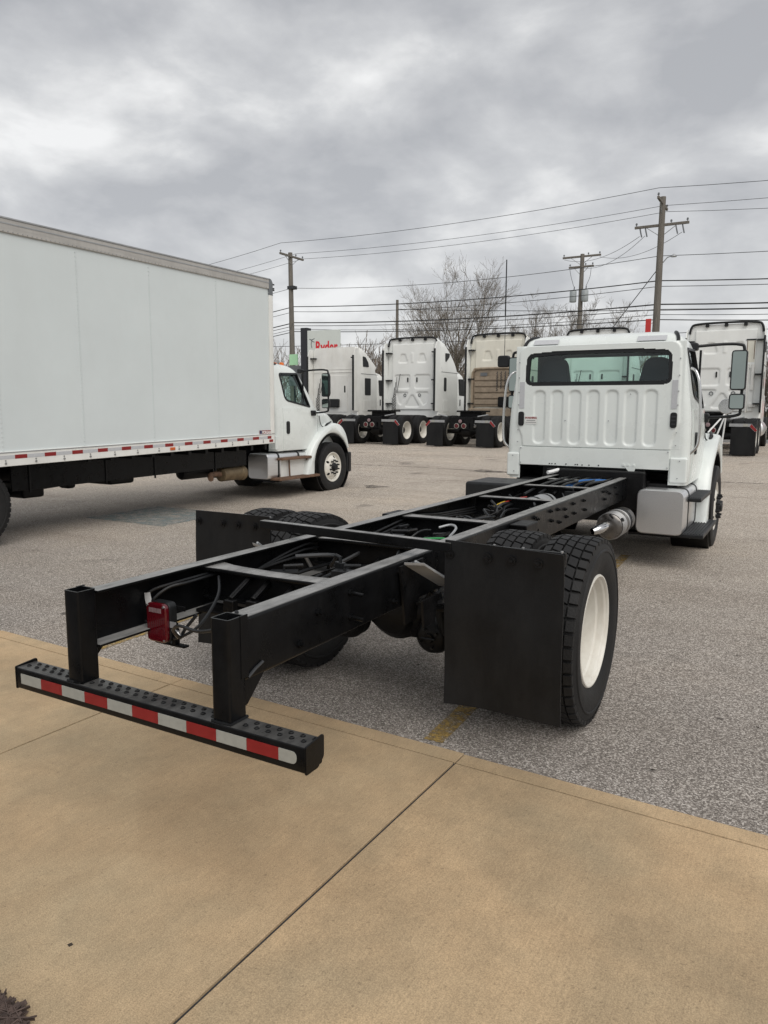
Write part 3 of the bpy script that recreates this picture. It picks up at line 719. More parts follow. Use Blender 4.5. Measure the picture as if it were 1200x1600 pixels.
    for x in (.36, .41, .47): mb.tube([(x, -1.778, 1.125), (x, -1.764, 1.125)], .013, 10)
    mb.prism([(.36, 1.12), (.50, 1.12), (.475, 1.03), (.44, 1.03)], 'y', -1.774, -1.769)
    obj('pull_bracket', mb, 'white_paint', cab)
    for s in (-1, 1):
        obj('lower_corner', MB().box(s*.875 if s < 0 else .85, s*1.035 if s > 0 else -.88, -1.772, -1.68, .945, 1.225) if s > 0 else MB().box(-1.035, -.88, -1.772, -1.68, .945, 1.225), 'white_paint', cab, bevel=.02, seg=3)
        hp = rrect(s*.868-.035, s*.868+.035, 1.55, 1.72, .03)
        h_ = obj('vent_cover', MB().prism(hp, 'y', -1.785, -1.755), 'black_plastic', cab, bevel=.008)
        if s > 0: obj('louvre', MB().box(.845, .89, -1.79, -1.784, 1.585, 1.60).box(.845, .89, -1.79, -1.784, 1.625, 1.64).box(.845, .89, -1.79, -1.784, 1.665, 1.68), 'dark_trim', h_)
        B('reflective_strip', s*.865-.03, s*.865+.03, -1.774, -1.768, 1.76, 2.07, 'grey_tape', cab, bevel=0)
        x0, x1 = ((.43, .74) if s > 0 else (-.76, -.46))
        obj('roof_reflector', MB().add([(x0, -1.724, 2.505), (x1, -1.724, 2.505), (x1, -1.668, 2.562), (x0, -1.668, 2.562)], [(0, 1, 2, 3)]), 'grey_tape', cab)
        # black roof seam at the corner
        pts = [(s*.850, -1.735, 2.455), (s*.862, -1.712, 2.50), (s*.850, -1.66, 2.55), (s*.822, -1.58, 2.59), (s*.79, -1.44, 2.61)]
        obj('roof_seam', MB().tube(smooth_path(pts, 3), .019, 8), 'black_plastic', cab)
    lb = B('warning_label', -.815, -.675, -1.7735, -1.7715, 1.575, 1.665, 'sticker_white', cab, bevel=0)
    FA = Matrix(((1, 0, 0, 0), (0, 0, -1, 0), (0, 1, 0, 0), (0, 0, 0, 1)))
    text_mesh('lettering', 'WARNING', .03, 'red_tape', lb, Matrix.Translation((-.745, -1.7745, 1.645)) @ FA, bold=.0012)
    obj('fine_print', MB().box(-.80, -.69, -1.7745, -1.7738, 1.612, 1.619).box(-.81, -.68, -1.7745, -1.7738, 1.59, 1.597), 'sign_grey', lb)
    # seats, dash, wheel
    for (x0, x1, zt_) in ((-.80, -.36, 2.36), (.40, .82, 2.34)):
        pr = round_poly([(x0, 1.15), (x1, 1.15), (x1-.02, 2.05), (x1-.07, zt_), (x0+.09, zt_), (x0+.02, 2.05)], [.05, .05, .1, .12, .12, .1])
        se = obj('seat_back', MB().prism(pr, 'y', -1.52, -1.36), 'seat_cloth', cab, bevel=.05, seg=3)
        B('seat_cushion', x0, x1, -1.40, -.90, 1.15, 1.42, 'seat_cloth', cab, bevel=.05, seg=3)
    B('seat_armrest', -.32, -.22, -1.5, -1.38, 1.6, 2.08, 'seat_cloth', cab, bevel=.03)
    B('dashboard', -.92, .92, -.72, -.40, 1.2, 1.74, 'dark_trim', cab, bevel=.06, seg=3)
    mb = MB(); t_ = [Vector((-.52+.2*math.cos(a_), -.86-.07*math.sin(a_), 1.75+.17*math.sin(a_))) for a_ in [2*math.pi*k/20 for k in range(20)]]
    mb.tube(t_, .016, 6, closed=True); obj('steering_wheel', mb, 'dark_trim', cab)
    # hood and bumper
    HZ = [(-.30, 1.76, 1.0), (-.05, 1.74, .98), (.2, 1.69, .94), (.45, 1.58, .88), (.65, 1.45, .80), (.82, 1.24, .63), (.92, 1.06, .58), (.96, .85, .54)]
    rings = []
    for (y, zt_, w_) in HZ:
        p_ = round_poly([(-w_, .60), (w_, .60), (w_, zt_-.06), (w_*.55, zt_), (-w_*.55, zt_), (-w_, zt_-.06)], [.02, .02, .12, .1, .1, .12]); rings.append([(a_, y, b_) for a_, b_ in p_])
    hd = obj('hood', MB().loft(rings), 'white_paint', root, ang=50)
    obj('grille', MB().prism(rrect(-.42, .42, .78, 1.18, .06), 'y', .90, .985), 'black_plastic', hd)
    bp_ = [(-1.16, .60), (-1.14, .80), (-.8, .95), (0, 1.04), (.8, .95), (1.14, .80), (1.16, .60), (1.05, .60), (.8, .7), (-.8, .7), (-1.05, .60)]
    obj('front_bumper', MB().prism(bp_, 'z', .36, .80), 'black_plastic', root, bevel=.03, seg=3)
    # engine and underside
    obj('engine', MB().box(-.36, .36, -1.5, .5, .62, 1.02).box(-.25, .25, -1.9, .1, .48, .7).box(-.94, .94, -1.7, -.32, .86, .93).box(-.60, .60, -1.74, -1.55, .80, 1.10), 'black_grime', root, bevel=.03)
    cyl('front_axle', (-.95, 0, .47), (.95, 0, .47), .06, 'black_grime', root)
    return cab
def rail_mesh(y0, y1, s, z0=.75, z1=.99, xo=.432, fl=.088, th=.010):
    p_ = round_poly([(s*xo, z0), (s*xo, z1), (s*(xo-fl), z1), (s*(xo-fl), z1-th), (s*(xo-th), z1-th), (s*(xo-th), z0+th), (s*(xo-fl), z0+th), (s*(xo-fl), z0)], [.014, .014, .002, .002, .006, .006, .002, .002], 3)
    return MB().prism(p_, 'y', y0, y1)
def tank_group(root, s, alu='aluminium', y0=-2.0, y1=-.62):
    tp = rrect(.565, 1.06, .395, .885, .085, 8); rings = [[(s*x, y0, z) for x, z in inset(tp, .012)], [(s*x, y0+.018, z) for x, z in tp], [(s*x, y1-.018, z) for x, z in tp], [(s*x, y1, z) for x, z in inset(tp, .012)]]
    tk = obj('fuel_tank', MB().loft(rings), alu, root, ang=50)
    for y in (y0+.30, y0+.95):
        sp_ = inset(tp, -.006); o_ = MB(); rings = [[(s*x, y, z) for x, z in sp_], [(s*x, y+.05, z) for x, z in sp_]]
        obj('tank_strap', o_.loft(rings), 'black_plastic', tk, ang=50)
    obj('tank_bracket', MB().box(min(s*.44, s*.64), max(s*.44, s*.64), y0+.28, y0+.37, .36, .95).box(min(s*.44, s*1.1), max(s*.44, s*1.1), y0+.28, y0+.37, .33, .385), 'black_grime', tk)
    return tk

# ------------------------------------------------------------------ the bare chassis truck in the foreground
AX = 8.5                                   # world y of its front axle
ct = tag(empty('chassis_cab_truck', (0, AX, 0)), 'white cab truck with bare black frame and rear step bar, parked nearest', 'truck')
cab_ct = build_cab(ct)
def Y(y): return y-AX
YA = Y(2.147)                              # rear axle
rails = []
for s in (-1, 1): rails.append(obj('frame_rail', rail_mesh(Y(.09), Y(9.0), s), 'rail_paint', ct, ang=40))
# bolts on the rails
bolt_mb = MB().tube([(0, 0, 0), (.012, 0, 0)], .016, 6).tube([(.012, 0, 0), (.026, 0, 0)], .009, 8)
b0 = None
bolts = [(.55, .90), (.80, .93), (.80, .82), (.42, .80), (1.25, .94), (1.28, .86), (1.2, .80), (3.0, .93), (3.06, .86), (3.35, .95), (3.4, .85), (3.42, .93), (3.75, .95), (3.78, .87), (3.95, .94), (4.0, .83), (4.15, .92), (4.2, .85), (4.4, .94), (4.45, .85), (4.75, .93), (4.8, .84), (5.5, .94), (5.55, .86), (5.62, .93), (5.75, .9), (6.0, .94), (6.1, .86)]
for s in (-1, 1):
    for (y, z) in bolts:
        p_ = (s*.433, Y(y), z); rt_ = (0, 0, 0 if s > 0 else math.pi)
        b0 = obj('bolt', bolt_mb, 'black_frame', rails[(s+1)//2], loc=p_) if b0 is None else inst(b0, rails[(s+1)//2], p_, rt_)
for (y, z) in ((.80, .93), (.80, .82)):    # two long bright studs
    cyl('stud', (.434, Y(y), z), (.505, Y(y)-.004, z-.004), .009, 'black_frame', rails[1], 10)
# cross members: pressed channels with a rounded top flange
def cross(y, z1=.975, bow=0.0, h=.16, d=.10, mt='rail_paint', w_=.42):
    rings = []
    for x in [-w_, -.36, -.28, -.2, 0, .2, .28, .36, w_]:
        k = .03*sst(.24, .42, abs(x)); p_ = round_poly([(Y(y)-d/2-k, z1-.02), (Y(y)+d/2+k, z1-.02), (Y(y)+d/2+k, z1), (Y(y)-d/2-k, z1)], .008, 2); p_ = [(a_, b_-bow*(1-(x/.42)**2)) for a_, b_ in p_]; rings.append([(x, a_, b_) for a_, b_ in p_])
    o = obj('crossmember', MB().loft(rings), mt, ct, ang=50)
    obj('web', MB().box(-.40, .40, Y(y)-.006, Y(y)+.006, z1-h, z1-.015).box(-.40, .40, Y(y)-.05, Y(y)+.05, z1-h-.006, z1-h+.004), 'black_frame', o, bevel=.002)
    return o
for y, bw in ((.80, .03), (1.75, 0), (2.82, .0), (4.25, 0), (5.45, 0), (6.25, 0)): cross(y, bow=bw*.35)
# rear closing plate with hose clamps hanging from the first crossmember
for (x, y) in ((-.12, .62), (.12, .68), (-.02, .66)):
    obj('hose_clamp', MB().box(x-.03, x+.03, Y(y), Y(y)+.04, .80, .86).tube([(x, Y(y)+.02, .86), (x, Y(y)+.10, .90), (x, Y(y)+.16, .93)], .018, 8), 'black_grime', ct, bevel=.008)
obj('tow_plate', MB().box(-.36, .36, Y(.66), Y(.80), .765, .78), 'black_grime', ct, bevel=.004)
# rear step bar
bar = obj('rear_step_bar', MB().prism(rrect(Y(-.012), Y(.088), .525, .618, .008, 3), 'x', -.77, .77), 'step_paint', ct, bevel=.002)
for s in (-1, 1):
    ep = round_poly([(Y(-.014), .522), (Y(.055), .522), (Y(.092), .55), (Y(.092), .632), (Y(-.014), .622)], [.006, .02, .02, .012, .006])
    obj('end_plate', MB().prism(ep, 'x', min(s*.768, s*.775), max(s*.768, s*.775)), 'black_frame', bar, bevel=.001)
mb = MB()
for k in range(30):
    x = -.735+1.47*k/29
    if .33 < abs(x) < .46: continue
    for j, y in enumerate((.03, .062)):
        xx = x+(.025 if j % 2 else 0)
        mb.lathe([(.617, .0105), (.6215, .0092), (.6240, .006), (.620, .004), (.620, 0)], 'z', (xx, Y(y-.002), 0), n=8)
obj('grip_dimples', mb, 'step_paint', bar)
tape = [(-.735, -.60, 'white_tape'), (-.60, -.465, 'red_tape'), (-.465, -.325, 'white_tape'), (-.325, -.19, 'red_tape'), (-.19, -.05, 'white_tape'), (-.05, .09, 'red_tape'), (.09, .235, 'white_tape'), (.235, .38, 'red_tape'), (.38, .52, 'white_tape'), (.52, .66, 'red_tape'), (.66, .735, 'white_tape')]
for i, (x0, x1, mt) in enumerate(tape):
    if i == len(tape)-1: p_ = round_poly([(x0, .552), (x1, .552), (x1, .596), (x0, .596)], [0.001, .021, .021, .001])
    else: p_ = [(x0+.0005, .552), (x1-.0005, .552), (x1-.0005, .596), (x0+.0005, .596)]
    obj('reflective_tape', MB().prism(p_, 'y', Y(-.0150), Y(-.0125)), mt, bar)
for s in (-1, 1):
    # posts: open square tubes welded over the rail ends, with gusset and weld bead
    x0, x1 = (.352, .438) if s > 0 else (-.438, -.352)
    op = rrect(x0, x1, Y(-.002), Y(.088), .012, 3); ip = inset(op, .007)
    k = len(op); mb = MB(); mb.v = [(a_, b_, .618) for a_, b_ in op]+[(a_, b_, 1.002) for a_, b_ in op]+[(a_, b_, 1.002) for a_, b_ in ip]+[(a_, b_, .80) for a_, b_ in ip]
    for i in range(k):
        j = (i+1) % k; mb.f += [(i, j, k+j, k+i), (k+i, k+j, 2*k+j, 2*k+i), (2*k+i, 2*k+j, 3*k+j, 3*k+i)]
    mb.f.append(tuple(range(3*k, 4*k)))
    po = obj('step_bar_post', mb, 'black_frame', ct, ang=40)
    gx = .425*s
    obj('gusset', MB().prism(round_poly([(Y(.085), .66), (Y(.10), .66), (Y(.20), .755), (Y(.23), .80), (Y(.085), .84)], [.002, .02, .03, .002, .002]), 'x', gx-.005, gx+.005), 'black_frame', po)
    obj('side_plate', MB().box(min(s*.4345, s*.4405), max(s*.4345, s*.4405), Y(.06), Y(.10), .77, 1.004), 'black_frame', po, bevel=.001)
    obj('weld_bead', MB().tube([(s*.437, Y(.10), .765), (s*.437, Y(.14), .785), (s*.437, Y(.185), .80)], .006, 6), 'dark_trim', po)
    obj('weld_bead', MB().tube([(x, Y(-.003), .6205) for x in (x0, (x0+x1)/2, x1)]+[(x1 if s > 0 else x0, Y(.09), .6205)], .007, 6), 'black_frame', po)
# tail lamp hanging on its bracket
tl = obj('tail_lamp', MB().prism(rrect(-.372, -.246, .700, .882, .03), 'y', Y(.385), Y(.43)), 'black_plastic', ct, bevel=.006)
obj('lens', MB().prism(rrect(-.370, -.248, .702, .880, .03), 'y', Y(.362), Y(.386)), 'red_lens', tl, bevel=.008, seg=3)
rb = MB()
for k in range(9): rb.box(-.360+.0125*k, -.355+.0125*k, Y(.3605), Y(.363), .712, .81)
obj('lens_ribs', rb, 'red_lens', tl)
rb = MB()
for k in range(8): rb.box(-.348+.0095*k, -.342+.0095*k, Y(.3595), Y(.363), .838, .858)
obj('reverse_window', rb, 'clear_lens', tl)
obj('lens_screw', MB().tube([(-.260, Y(.357), .868), (-.260, Y(.364), .868)], .005, 8).tube([(-.260, Y(.357), .716), (-.260, Y(.364), .716)], .005, 8).tube([(-.358, Y(.357), .868), (-.358, Y(.364), .868)], .005, 8), 'steel', tl)
obj('lamp_bracket', MB().box(-.36, -.18, Y(.40), Y(.43), .682, .692).box(-.255, -.235, Y(.40), Y(.43), .692, .76).box(-.29, -.20, Y(.43), Y(.436), .84, .862).box(-.262, -.205, Y(.39), Y(.395), .765, .80), 'black_frame', tl, bevel=.002)
obj('spec_tag', MB().box(-.258, -.212, Y(.386), Y(.388), .772, .80), 'galv_grey', tl)
obj('connector', MB().tube([(-.235, Y(.39), .765), (-.205, Y(.385), .75), (-.19, Y(.385), .735)], [.010, .014, .010], 8), 'steel', tl)
obj('paper_tag', MB().add([(-.418, Y(.40), .905), (-.375, Y(.395), .915), (-.362, Y(.39), .885), (-.366, Y(.385), .862), (-.392, Y(.387), .85), (-.405, Y(.392), .875)], [(0, 1, 2, 3, 4, 5)]), 'paper_white', tl)
for pts in ([(-.40, Y(.45), .74), (-.43, Y(.40), .78), (-.435, Y(.40), .86), (-.41, Y(.44), .91), (-.37, Y(.55), .93), (-.36, Y(.8), .935)], [(-.40, Y(.46), .76), (-.42, Y(.43), .84), (-.38, Y(.5), .91), (-.34, Y(.62), .925), (-.345, Y(.95), .93)], [(-.39, Y(.47), .72), (-.36, Y(.47), .705), (-.30, Y(.45), .72)], [(-.19, Y(.385), .735), (-.14, Y(.30), .80), (-.05, Y(.25), .845), (.08, Y(.22), .85), (.24, Y(.17), .90), (.35, Y(.14), .96), (.37, Y(.12), .998)], [(-.19, Y(.385), .735), (-.10, Y(.42), .80), (-.16, Y(.6), .88), (-.28, Y(.74), .93)], [(-.24, Y(.40), .72), (-.20, Y(.40), .735), (-.17, Y(.40), .775), (-.12, Y(.42), .84)]):
    T('wiring', smooth_path(pts, 5), .0075, 'black_plastic', ct, n=6)
# mud flaps on their hanger bar
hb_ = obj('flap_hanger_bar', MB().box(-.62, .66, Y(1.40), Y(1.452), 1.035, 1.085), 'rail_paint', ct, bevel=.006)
for v in hb_.data.vertices: v.co.y += -.075*v.co.x+.02
for (x0, x1, y, top0, top1) in ((.625, 1.225, 1.375, 1.098, 1.085), (-1.20, -.60, 1.545, 1.095, 1.10)):
    mb = MB(); nx, nz_ = 12, 14
    for j in range(nz_+1):
        for i in range(nx+1):
            u, v_ = i/nx, j/nz_; x = x0+(x1-x0)*u; zt_ = top0+(top1-top0)*u; z0_ = .255 if x0 > 0 else .225; z = z0_+(zt_-z0_)*v_
            bend = .022*math.sin(u*4.1+.5)*(1-v_)+.045*(1-v_)**2*(u-.3)+.006*math.sin(v_*7+u*3)-.012*sst(.9, 1, v_)*(u)
            mb.v.append((x+.008*(1-v_)*(1 if x0 > 0 else -1), Y(y)+bend, z))
    q = (nx+1)*(nz_+1); vs0 = list(mb.v); mb.v += [(a_, b_+.009, c_) for a_, b_, c_ in vs0]
    for j in range(nz_):
        for i in range(nx):
            a_ = j*(nx+1)+i; mb.f += [(a_, a_+1, a_+nx+2, a_+nx+1), (q+a_+1, q+a_, q+a_+nx+1, q+a_+nx+2)]
    for i in range(nx):
        for j in (0, nz_): a_ = j*(nx+1)+i; mb.f.append((a_, a_+1, q+a_+1, q+a_))
    for j in range(nz_):
        for i in (0, nx): a_ = j*(nx+1)+i; mb.f.append((a_, a_+nx+1, q+a_+nx+1, q+a_))
    fl = obj('mud_flap', mb, 'flap_rubber', ct, ang=40)
    for u in (.05, .38, .58, .80):
        x = x0+(x1-x0)*u; obj('flap_bolt', MB().tube([(x, Y(y)-.004, 1.03), (x, Y(y)-.010, 1.03)], .022, 14).tube([(x, Y(y)-.010, 1.03), (x, Y(y)-.020, 1.03)], .011, 6), 'black_grime', fl)
    B('flap_backing', x0, x1, Y(y)+.014, Y(y)+.04, 1.02, 1.088, 'black_grime', fl)
    mb = MB()
    for u in (.07, .42, .66, .97): x = x0+(x1-x0)*u; mb.tube([(x, Y(y)+.02, 1.086), (x, Y(y)+.02, 1.0955)], .007, 8)
    obj('rivet', mb, 'steel', fl)
# rear axle group
for s in (-1, 1):
    wheel(ct, (s*1.08, YA, .518), s, 'drive'); wheel(ct, (s*.745, YA, .518), -s, 'dual_in')
    lf = MB()
    for k in range(7):
        L_ = .78-.085*k; pts = []
        for i in range(13):
            t = -1+2*i/12; pts.append((t*L_, .66-.016*k+.09*(t*L_/.78)**2))
        for i in range(12):
            (a0, z0), (a1, z1) = pts[i], pts[i+1]; x0, x1 = s*.47, s*.55
            lf.add([(x0, YA+a0, z0), (x1, YA+a0, z0), (x1, YA+a1, z1), (x0, YA+a1, z1), (x0, YA+a0, z0+.013), (x1, YA+a0, z0+.013), (x1, YA+a1, z1+.013), (x0, YA+a1, z1+.013)], [(0, 1, 5, 4), (1, 2, 6, 5), (2, 3, 7, 6), (3, 0, 4, 7), (4, 5, 6, 7), (0, 3, 2, 1)])
    ls = obj('leaf_spring', lf, 'black_grime', ct)
    for dy in (-.08, .08): obj('u_bolt', MB().tube([(s*.455, YA+dy, .46), (s*.455, YA+dy, .70), (s*.565, YA+dy, .70), (s*.565, YA+dy, .46)], .012, 8), 'black_grime', ls)
    obj('spring_hanger', MB().prism([(YA-.86, .66), (YA-.74, .66), (YA-.66, .97), (YA-.92, .97)], 'x', s*.45-.006, s*.45+.006).prism([(YA-.86, .66), (YA-.74, .66), (YA-.70, .80), (YA-.88, .80)], 'x', s*.555-.006, s*.555+.006), 'black_grime', ls)
    obj('spring_hanger', MB().prism([(YA+.74, .66), (YA+.86, .66), (YA+.92, .97), (YA+.66, .97)], 'x', min(s*.435, s*.56), max(s*.435, s*.56)), 'black_grime', ls, bevel=.01)
    # brake chamber behind the axle
    bc = obj('brake_chamber', MB().lathe([(-.40, 0), (-.40, .025), (-.385, .03), (-.38, .075), (-.36, .098), (-.33, .104), (-.315, .112), (-.305, .112), (-.30, .10), (-.25, .098), (-.235, .108), (-.225, .108), (-.20, .095), (-.16, .06), (-.16, 0)], 'y', (s*.30, YA+.12, .405), n=28), 'black_grime', ct, ang=40)
    mb = MB(); mb.tube([(s*.30-.045, YA-.285, .405), (s*.30+.045, YA-.285, .405)], .006, 6)
    for k in range(4):
        t = .6+k*1.5; mb.tube([(s*.30+.06*math.cos(t), YA-.288, .405+.06*math.sin(t)), (s*.30+.06*math.cos(t), YA-.27, .405+.06*math.sin(t))], .008, 6)
    obj('chamber_bolt', mb, 'black_plastic', bc)
    T('brake_hose', smooth_path([(s*.28, YA-.12, .50), (s*.24, YA-.2, .60), (s*.30, YA-.3, .66), (s*.36, YA-.35, .74), (s*.34, YA-.3, .85)], 5), .011, 'black_plastic', bc, 8)
    sh_ = cyl('shock_absorber', (s*.38, YA-.22, .44), (s*.41, YA-.42, .74), .032, 'black_plastic', ct); cyl('shock_rod', (s*.41, YA-.42, .74), (s*.42, YA-.5, .86), .012, 'steel', sh_)
    obj('bump_bracket', MB().add([(s*.45, Y(1.27), .985), (s*.545, Y(1.31), .985), (s*.61, Y(1.58), .83), (s*.515, Y(1.54), .83), (s*.45, Y(1.275), .97), (s*.545, Y(1.315), .97), (s*.61, Y(1.575), .815), (s*.515, Y(1.545), .815)], [(0, 1, 2, 3), (4, 7, 6, 5), (0, 4, 5, 1), (1, 5, 6, 2), (2, 6, 7, 3), (3, 7, 4, 0)]).tube([(s*.50, Y(1.30), .99), (s*.56, Y(1.56), .835)], .008, 6), 'galv_grey', ct, bevel=.003)
obj('rear_axle', MB().lathe([(-.9, .065), (-.35, .075), (-.22, .13), (-.12, .19), (.12, .19), (.22, .13), (.35, .075), (.9, .065)], 'x', (0, YA, .50), n=24), 'black_grime', ct)
obj('differential', MB().lathe([(-.235, 0), (-.23, .06), (-.20, .13), (-.12, .185), (0, .205), (.15, .19), (.28, .11), (.40, .07), (.44, .07), (.44, 0)], 'y', (0, YA, .50), n=28), 'black_grime', ct)
cyl('drive_shaft', (0, YA+.44, .52), (0, Y(4.6), .68), .05, 'black_grime', ct); cyl('drive_shaft', (0, Y(4.6), .68), (0, Y(6.8), .72), .05, 'black_grime', ct)
# air tanks, hoses and wires between the rails
for (x, y, z, l_, r_) in ((.03, 4.7, .84, .62, .115), (-.18, 3.35, .80, .5, .09)):
    at = obj('air_tank', MB().lathe([(0, 0), (.01, r_*.5), (.05, r_*.95), (.09, r_), (l_-.09, r_), (l_-.05, r_*.95), (l_-.01, r_*.5), (l_, 0)], 'y', (x, Y(y)-l_/2, z), n=24), 'galv_grey' if y > 4 else 'black_frame', ct)
    for dy in (-.15, .15): obj('tank_band', MB().lathe([(dy-.015, r_+.002), (dy-.015, r_+.007), (dy+.015, r_+.007), (dy+.015, r_+.002)], 'y', (x, Y(y), z), n=24, closed=True), 'black_plastic', at)
rnd = random.Random(21)
def hose(pts, r=.010, mt='black_plastic', n_='air_hose'): T(n_, smooth_path(pts, 6), r, mt, ct, 6)
for k in range(16):
    y0 = rnd.uniform(.95, 4.6); L_ = rnd.uniform(.5, 1.6); x0 = rnd.uniform(-.34, .30); z0 = rnd.uniform(.78, .90)
    hose([(x0, Y(y0), z0), (x0+rnd.uniform(-.08, .08), Y(y0+L_*.3), z0+rnd.uniform(-.02, .07)), (x0+rnd.uniform(-.12, .12), Y(y0+L_*.65), z0+rnd.uniform(-.04, .05)), (x0+rnd.uniform(-.1, .1), Y(y0+L_), z0+rnd.uniform(-.03, .03))], rnd.choice((.006, .009, .013)))
for k in range(3):
    z = .86+.03*k; hose([(-.40, Y(.95), z-.05*k), (-.395, Y(1.6), z+.02), (-.385, Y(2.2), z-.03), (-.36, Y(2.9), z+.03), (-.40, Y(3.6), z-.012*k), (-.395, Y(5.0), z-.06), (-.37, Y(6.4), z+.01)], .008)
for k in range(5):
    x = -.28+.12*k; hose([(x, Y(5.2+.1*k), .90), (x+.06, Y(5.6), .965+.008*k), (x+.10, Y(6.1), .985), (x+.05, Y(6.75), .96)], .014)
hose([(-.02, Y(5.65), .935), (.06, Y(5.95), .985), (.18, Y(6.2), .985), (.26, Y(6.6), .95)], .013, 'hose_blue'); hose([(.02, Y(5.6), .93), (.12, Y(5.95), .975), (.22, Y(6.25), .975), (.30, Y(6.6), .94)], .012, 'hose_blue')
hose([(-.12, Y(4.1), .93), (-.05, Y(4.3), .96), (0, Y(4.45), .965)], .005, 'wire_red', 'wiring'); hose([(-.16, Y(4.05), .91), (-.12, Y(4.2), .94), (-.05, Y(4.4), .955)], .005, 'wire_yellow', 'wiring')
hose([(.17, Y(2.05), .96), (.24, Y(2.2), .945), (.28, Y(2.1), .94)], .007, 'wire_green', 'wiring'); hose([(.13, Y(2.35), .985), (.19, Y(2.4), 1.0), (.25, Y(2.35), .99), (.27, Y(2.2), .955)], .008, 'galv_grey', 'wiring')
obj('valve_block', MB().box(-.08, .12, Y(2.95), Y(3.1), .80, .92).tube([(.0, Y(3.0), .92), (.0, Y(3.0), .97)], .02, 10).tube([(.08, Y(2.98), .90), (.22, Y(2.98), .92)], .016, 8).box(.16, .30, Y(1.72), Y(1.86), .90, .94), 'black_grime', ct, bevel=.008)
obj('valve_block', MB().box(-.30, -.18, Y(2.35), Y(2.5), .80, .90).tube([(-.24, Y(2.4), .90), (-.10, Y(2.5), .93)], .014, 8).tube([(-.1, Y(2.3), .84), (.12, Y(2.55), .92)], .012, 8), 'black_grime', ct, bevel=.008)
# silencer with chrome turn-out under the right rail
mf = obj('silencer', MB().lathe([(0, 0), (.0, .05), (.004, .105), (.02, .124), (.06, .128), (.62, .128), (.68, .10), (.70, 0)], 'y', (.515, Y(5.45), .60), n=32), 'muffler_steel', ct, ang=40)
for k in range(7): obj('band', MB().lathe([(-.012, .129), (-.008, .136), (.008, .136), (.012, .129)], 'y', (.515, Y(5.50+.05*k+(.1 if k > 3 else 0)), .60), n=32, closed=True), 'steel' if k < 5 else 'black_plastic', mf)
obj('tail_pipe', MB().tube(smooth_path([(.50, Y(5.46), .61), (.49, Y(5.37), .61), (.46, Y(5.29), .595), (.41, Y(5.22), .575)], 4), [.046]*9+[.044, .040, .036, .032], 18, cap=False), 'chrome', mf, ang=60)
obj('sensor', MB().tube([(.65, Y(5.42), .68), (.66, Y(5.34), .70)], .016, 8).tube([(.55, Y(5.42), .70), (.54, Y(5.36), .73)], .012, 8), 'black_plastic', mf)
tank_group(ct, 1)
db = obj('battery_box', MB().box(-1.10, -.47, Y(5.60), Y(6.25), .55, .955), 'black_plastic', ct, bevel=.03, seg=3)
obj('white_bracket', MB().tube([(-.44, Y(6.48), 1.02), (-.40, Y(6.56), 1.03), (-.36, Y(6.64), 1.045)], .022, 6), 'paper_white', db)
B('firewall_shield', -.5, .62, Y(6.62), Y(6.72), .62, 1.06, 'black_grime', ct, bevel=.02)
# whip aerial and a second convex mirror on the left arm; hood mirror on the right fender
an = obj('whip_aerial', MB().tube([(-1.56, -.55, 2.42), (-1.562, -.55, 2.9), (-1.563, -.55, 3.02), (-1.564, -.55, 3.02), (-1.566, -.55, 3.76)], [.0045, .0045, .0045, .0095, .008], 8), 'black_plastic', ct)
obj('spot_mirror', MB().prism(rrect(-1.64, -1.47, 2.32, 2.48, .04), 'y', -.62, -.54), 'black_plastic', ct, bevel=.02)
hm = obj('hood_mirror', MB().lathe([(0, .095), (.015, .10), (.05, .085), (.08, .05), (.09, 0)], 'y', (1.20, .38, 1.80), n=24), 'chrome', ct)
for q in ((1.02, .15, 1.46), (1.08, .45, 1.36), (1.14, .60, 1.12)): obj('mirror_strut', MB().tube([(1.20, .42, 1.72), q], .010, 8), 'paper_white', hm)

rnd = random.Random(42)
for k in range(26):
    x, y, z = rnd.uniform(-.33, .33), rnd.choice((rnd.uniform(.95, 1.6), rnd.uniform(1.9, 2.7), rnd.uniform(2.95, 4.1), rnd.uniform(5.0, 6.3))), rnd.uniform(.76, .92)
    a_ = rnd.uniform(0, 3.14); l_ = rnd.uniform(.03, .09)
    M = Matrix.Translation((x, Y(y), z)) @ Matrix.Rotation(a_, 4, 'Z')
    mb = MB().box(-l_, l_, -l_*.5, l_*.5, -.02, .025, M)
    mb.tube([M @ Vector((0, 0, .02)), M @ Vector((0, 0, .05)), M @ Vector((l_*1.4, 0, .055))], .011, 6)
    if k % 3 == 0: mb.tube([M @ Vector((-l_*1.5, 0, 0)), M @ Vector((-l_, 0, 0))], .02, 8)
    obj('pipe_fitting', mb, rnd.choice(('black_grime', 'black_plastic', 'black_frame', 'black_grime', 'steel' if k % 4 == 0 else 'black_plastic')), ct, bevel=.005)
for (x, s_) in ((-.30, 1), (.28, -1)):
    T('brake_pipe', smooth_path([(x, Y(.95), .80), (x+.03*s_, Y(1.4), .83), (x, Y(1.9), .80), (x+.1*s_, Y(2.3), .76), (x+.18*s_, Y(2.6), .80), (x+.05*s_, Y(3.2), .86)], 6), .010, 'black_plastic', ct, 6)

for k in range(14):
    y0 = rnd.uniform(.95, 5.6); x0 = rnd.uniform(-.3, .3); pts = []
    for i in range(5): pts.append((x0+rnd.uniform(-.12, .12), Y(y0+.16*i), .86+rnd.uniform(-.05, .09)))
    T('wiring_loom', smooth_path(pts, 5), rnd.choice((.005, .007, .012)), rnd.choice(('black_plastic', 'black_grime', 'dark_trim')), ct, 6)

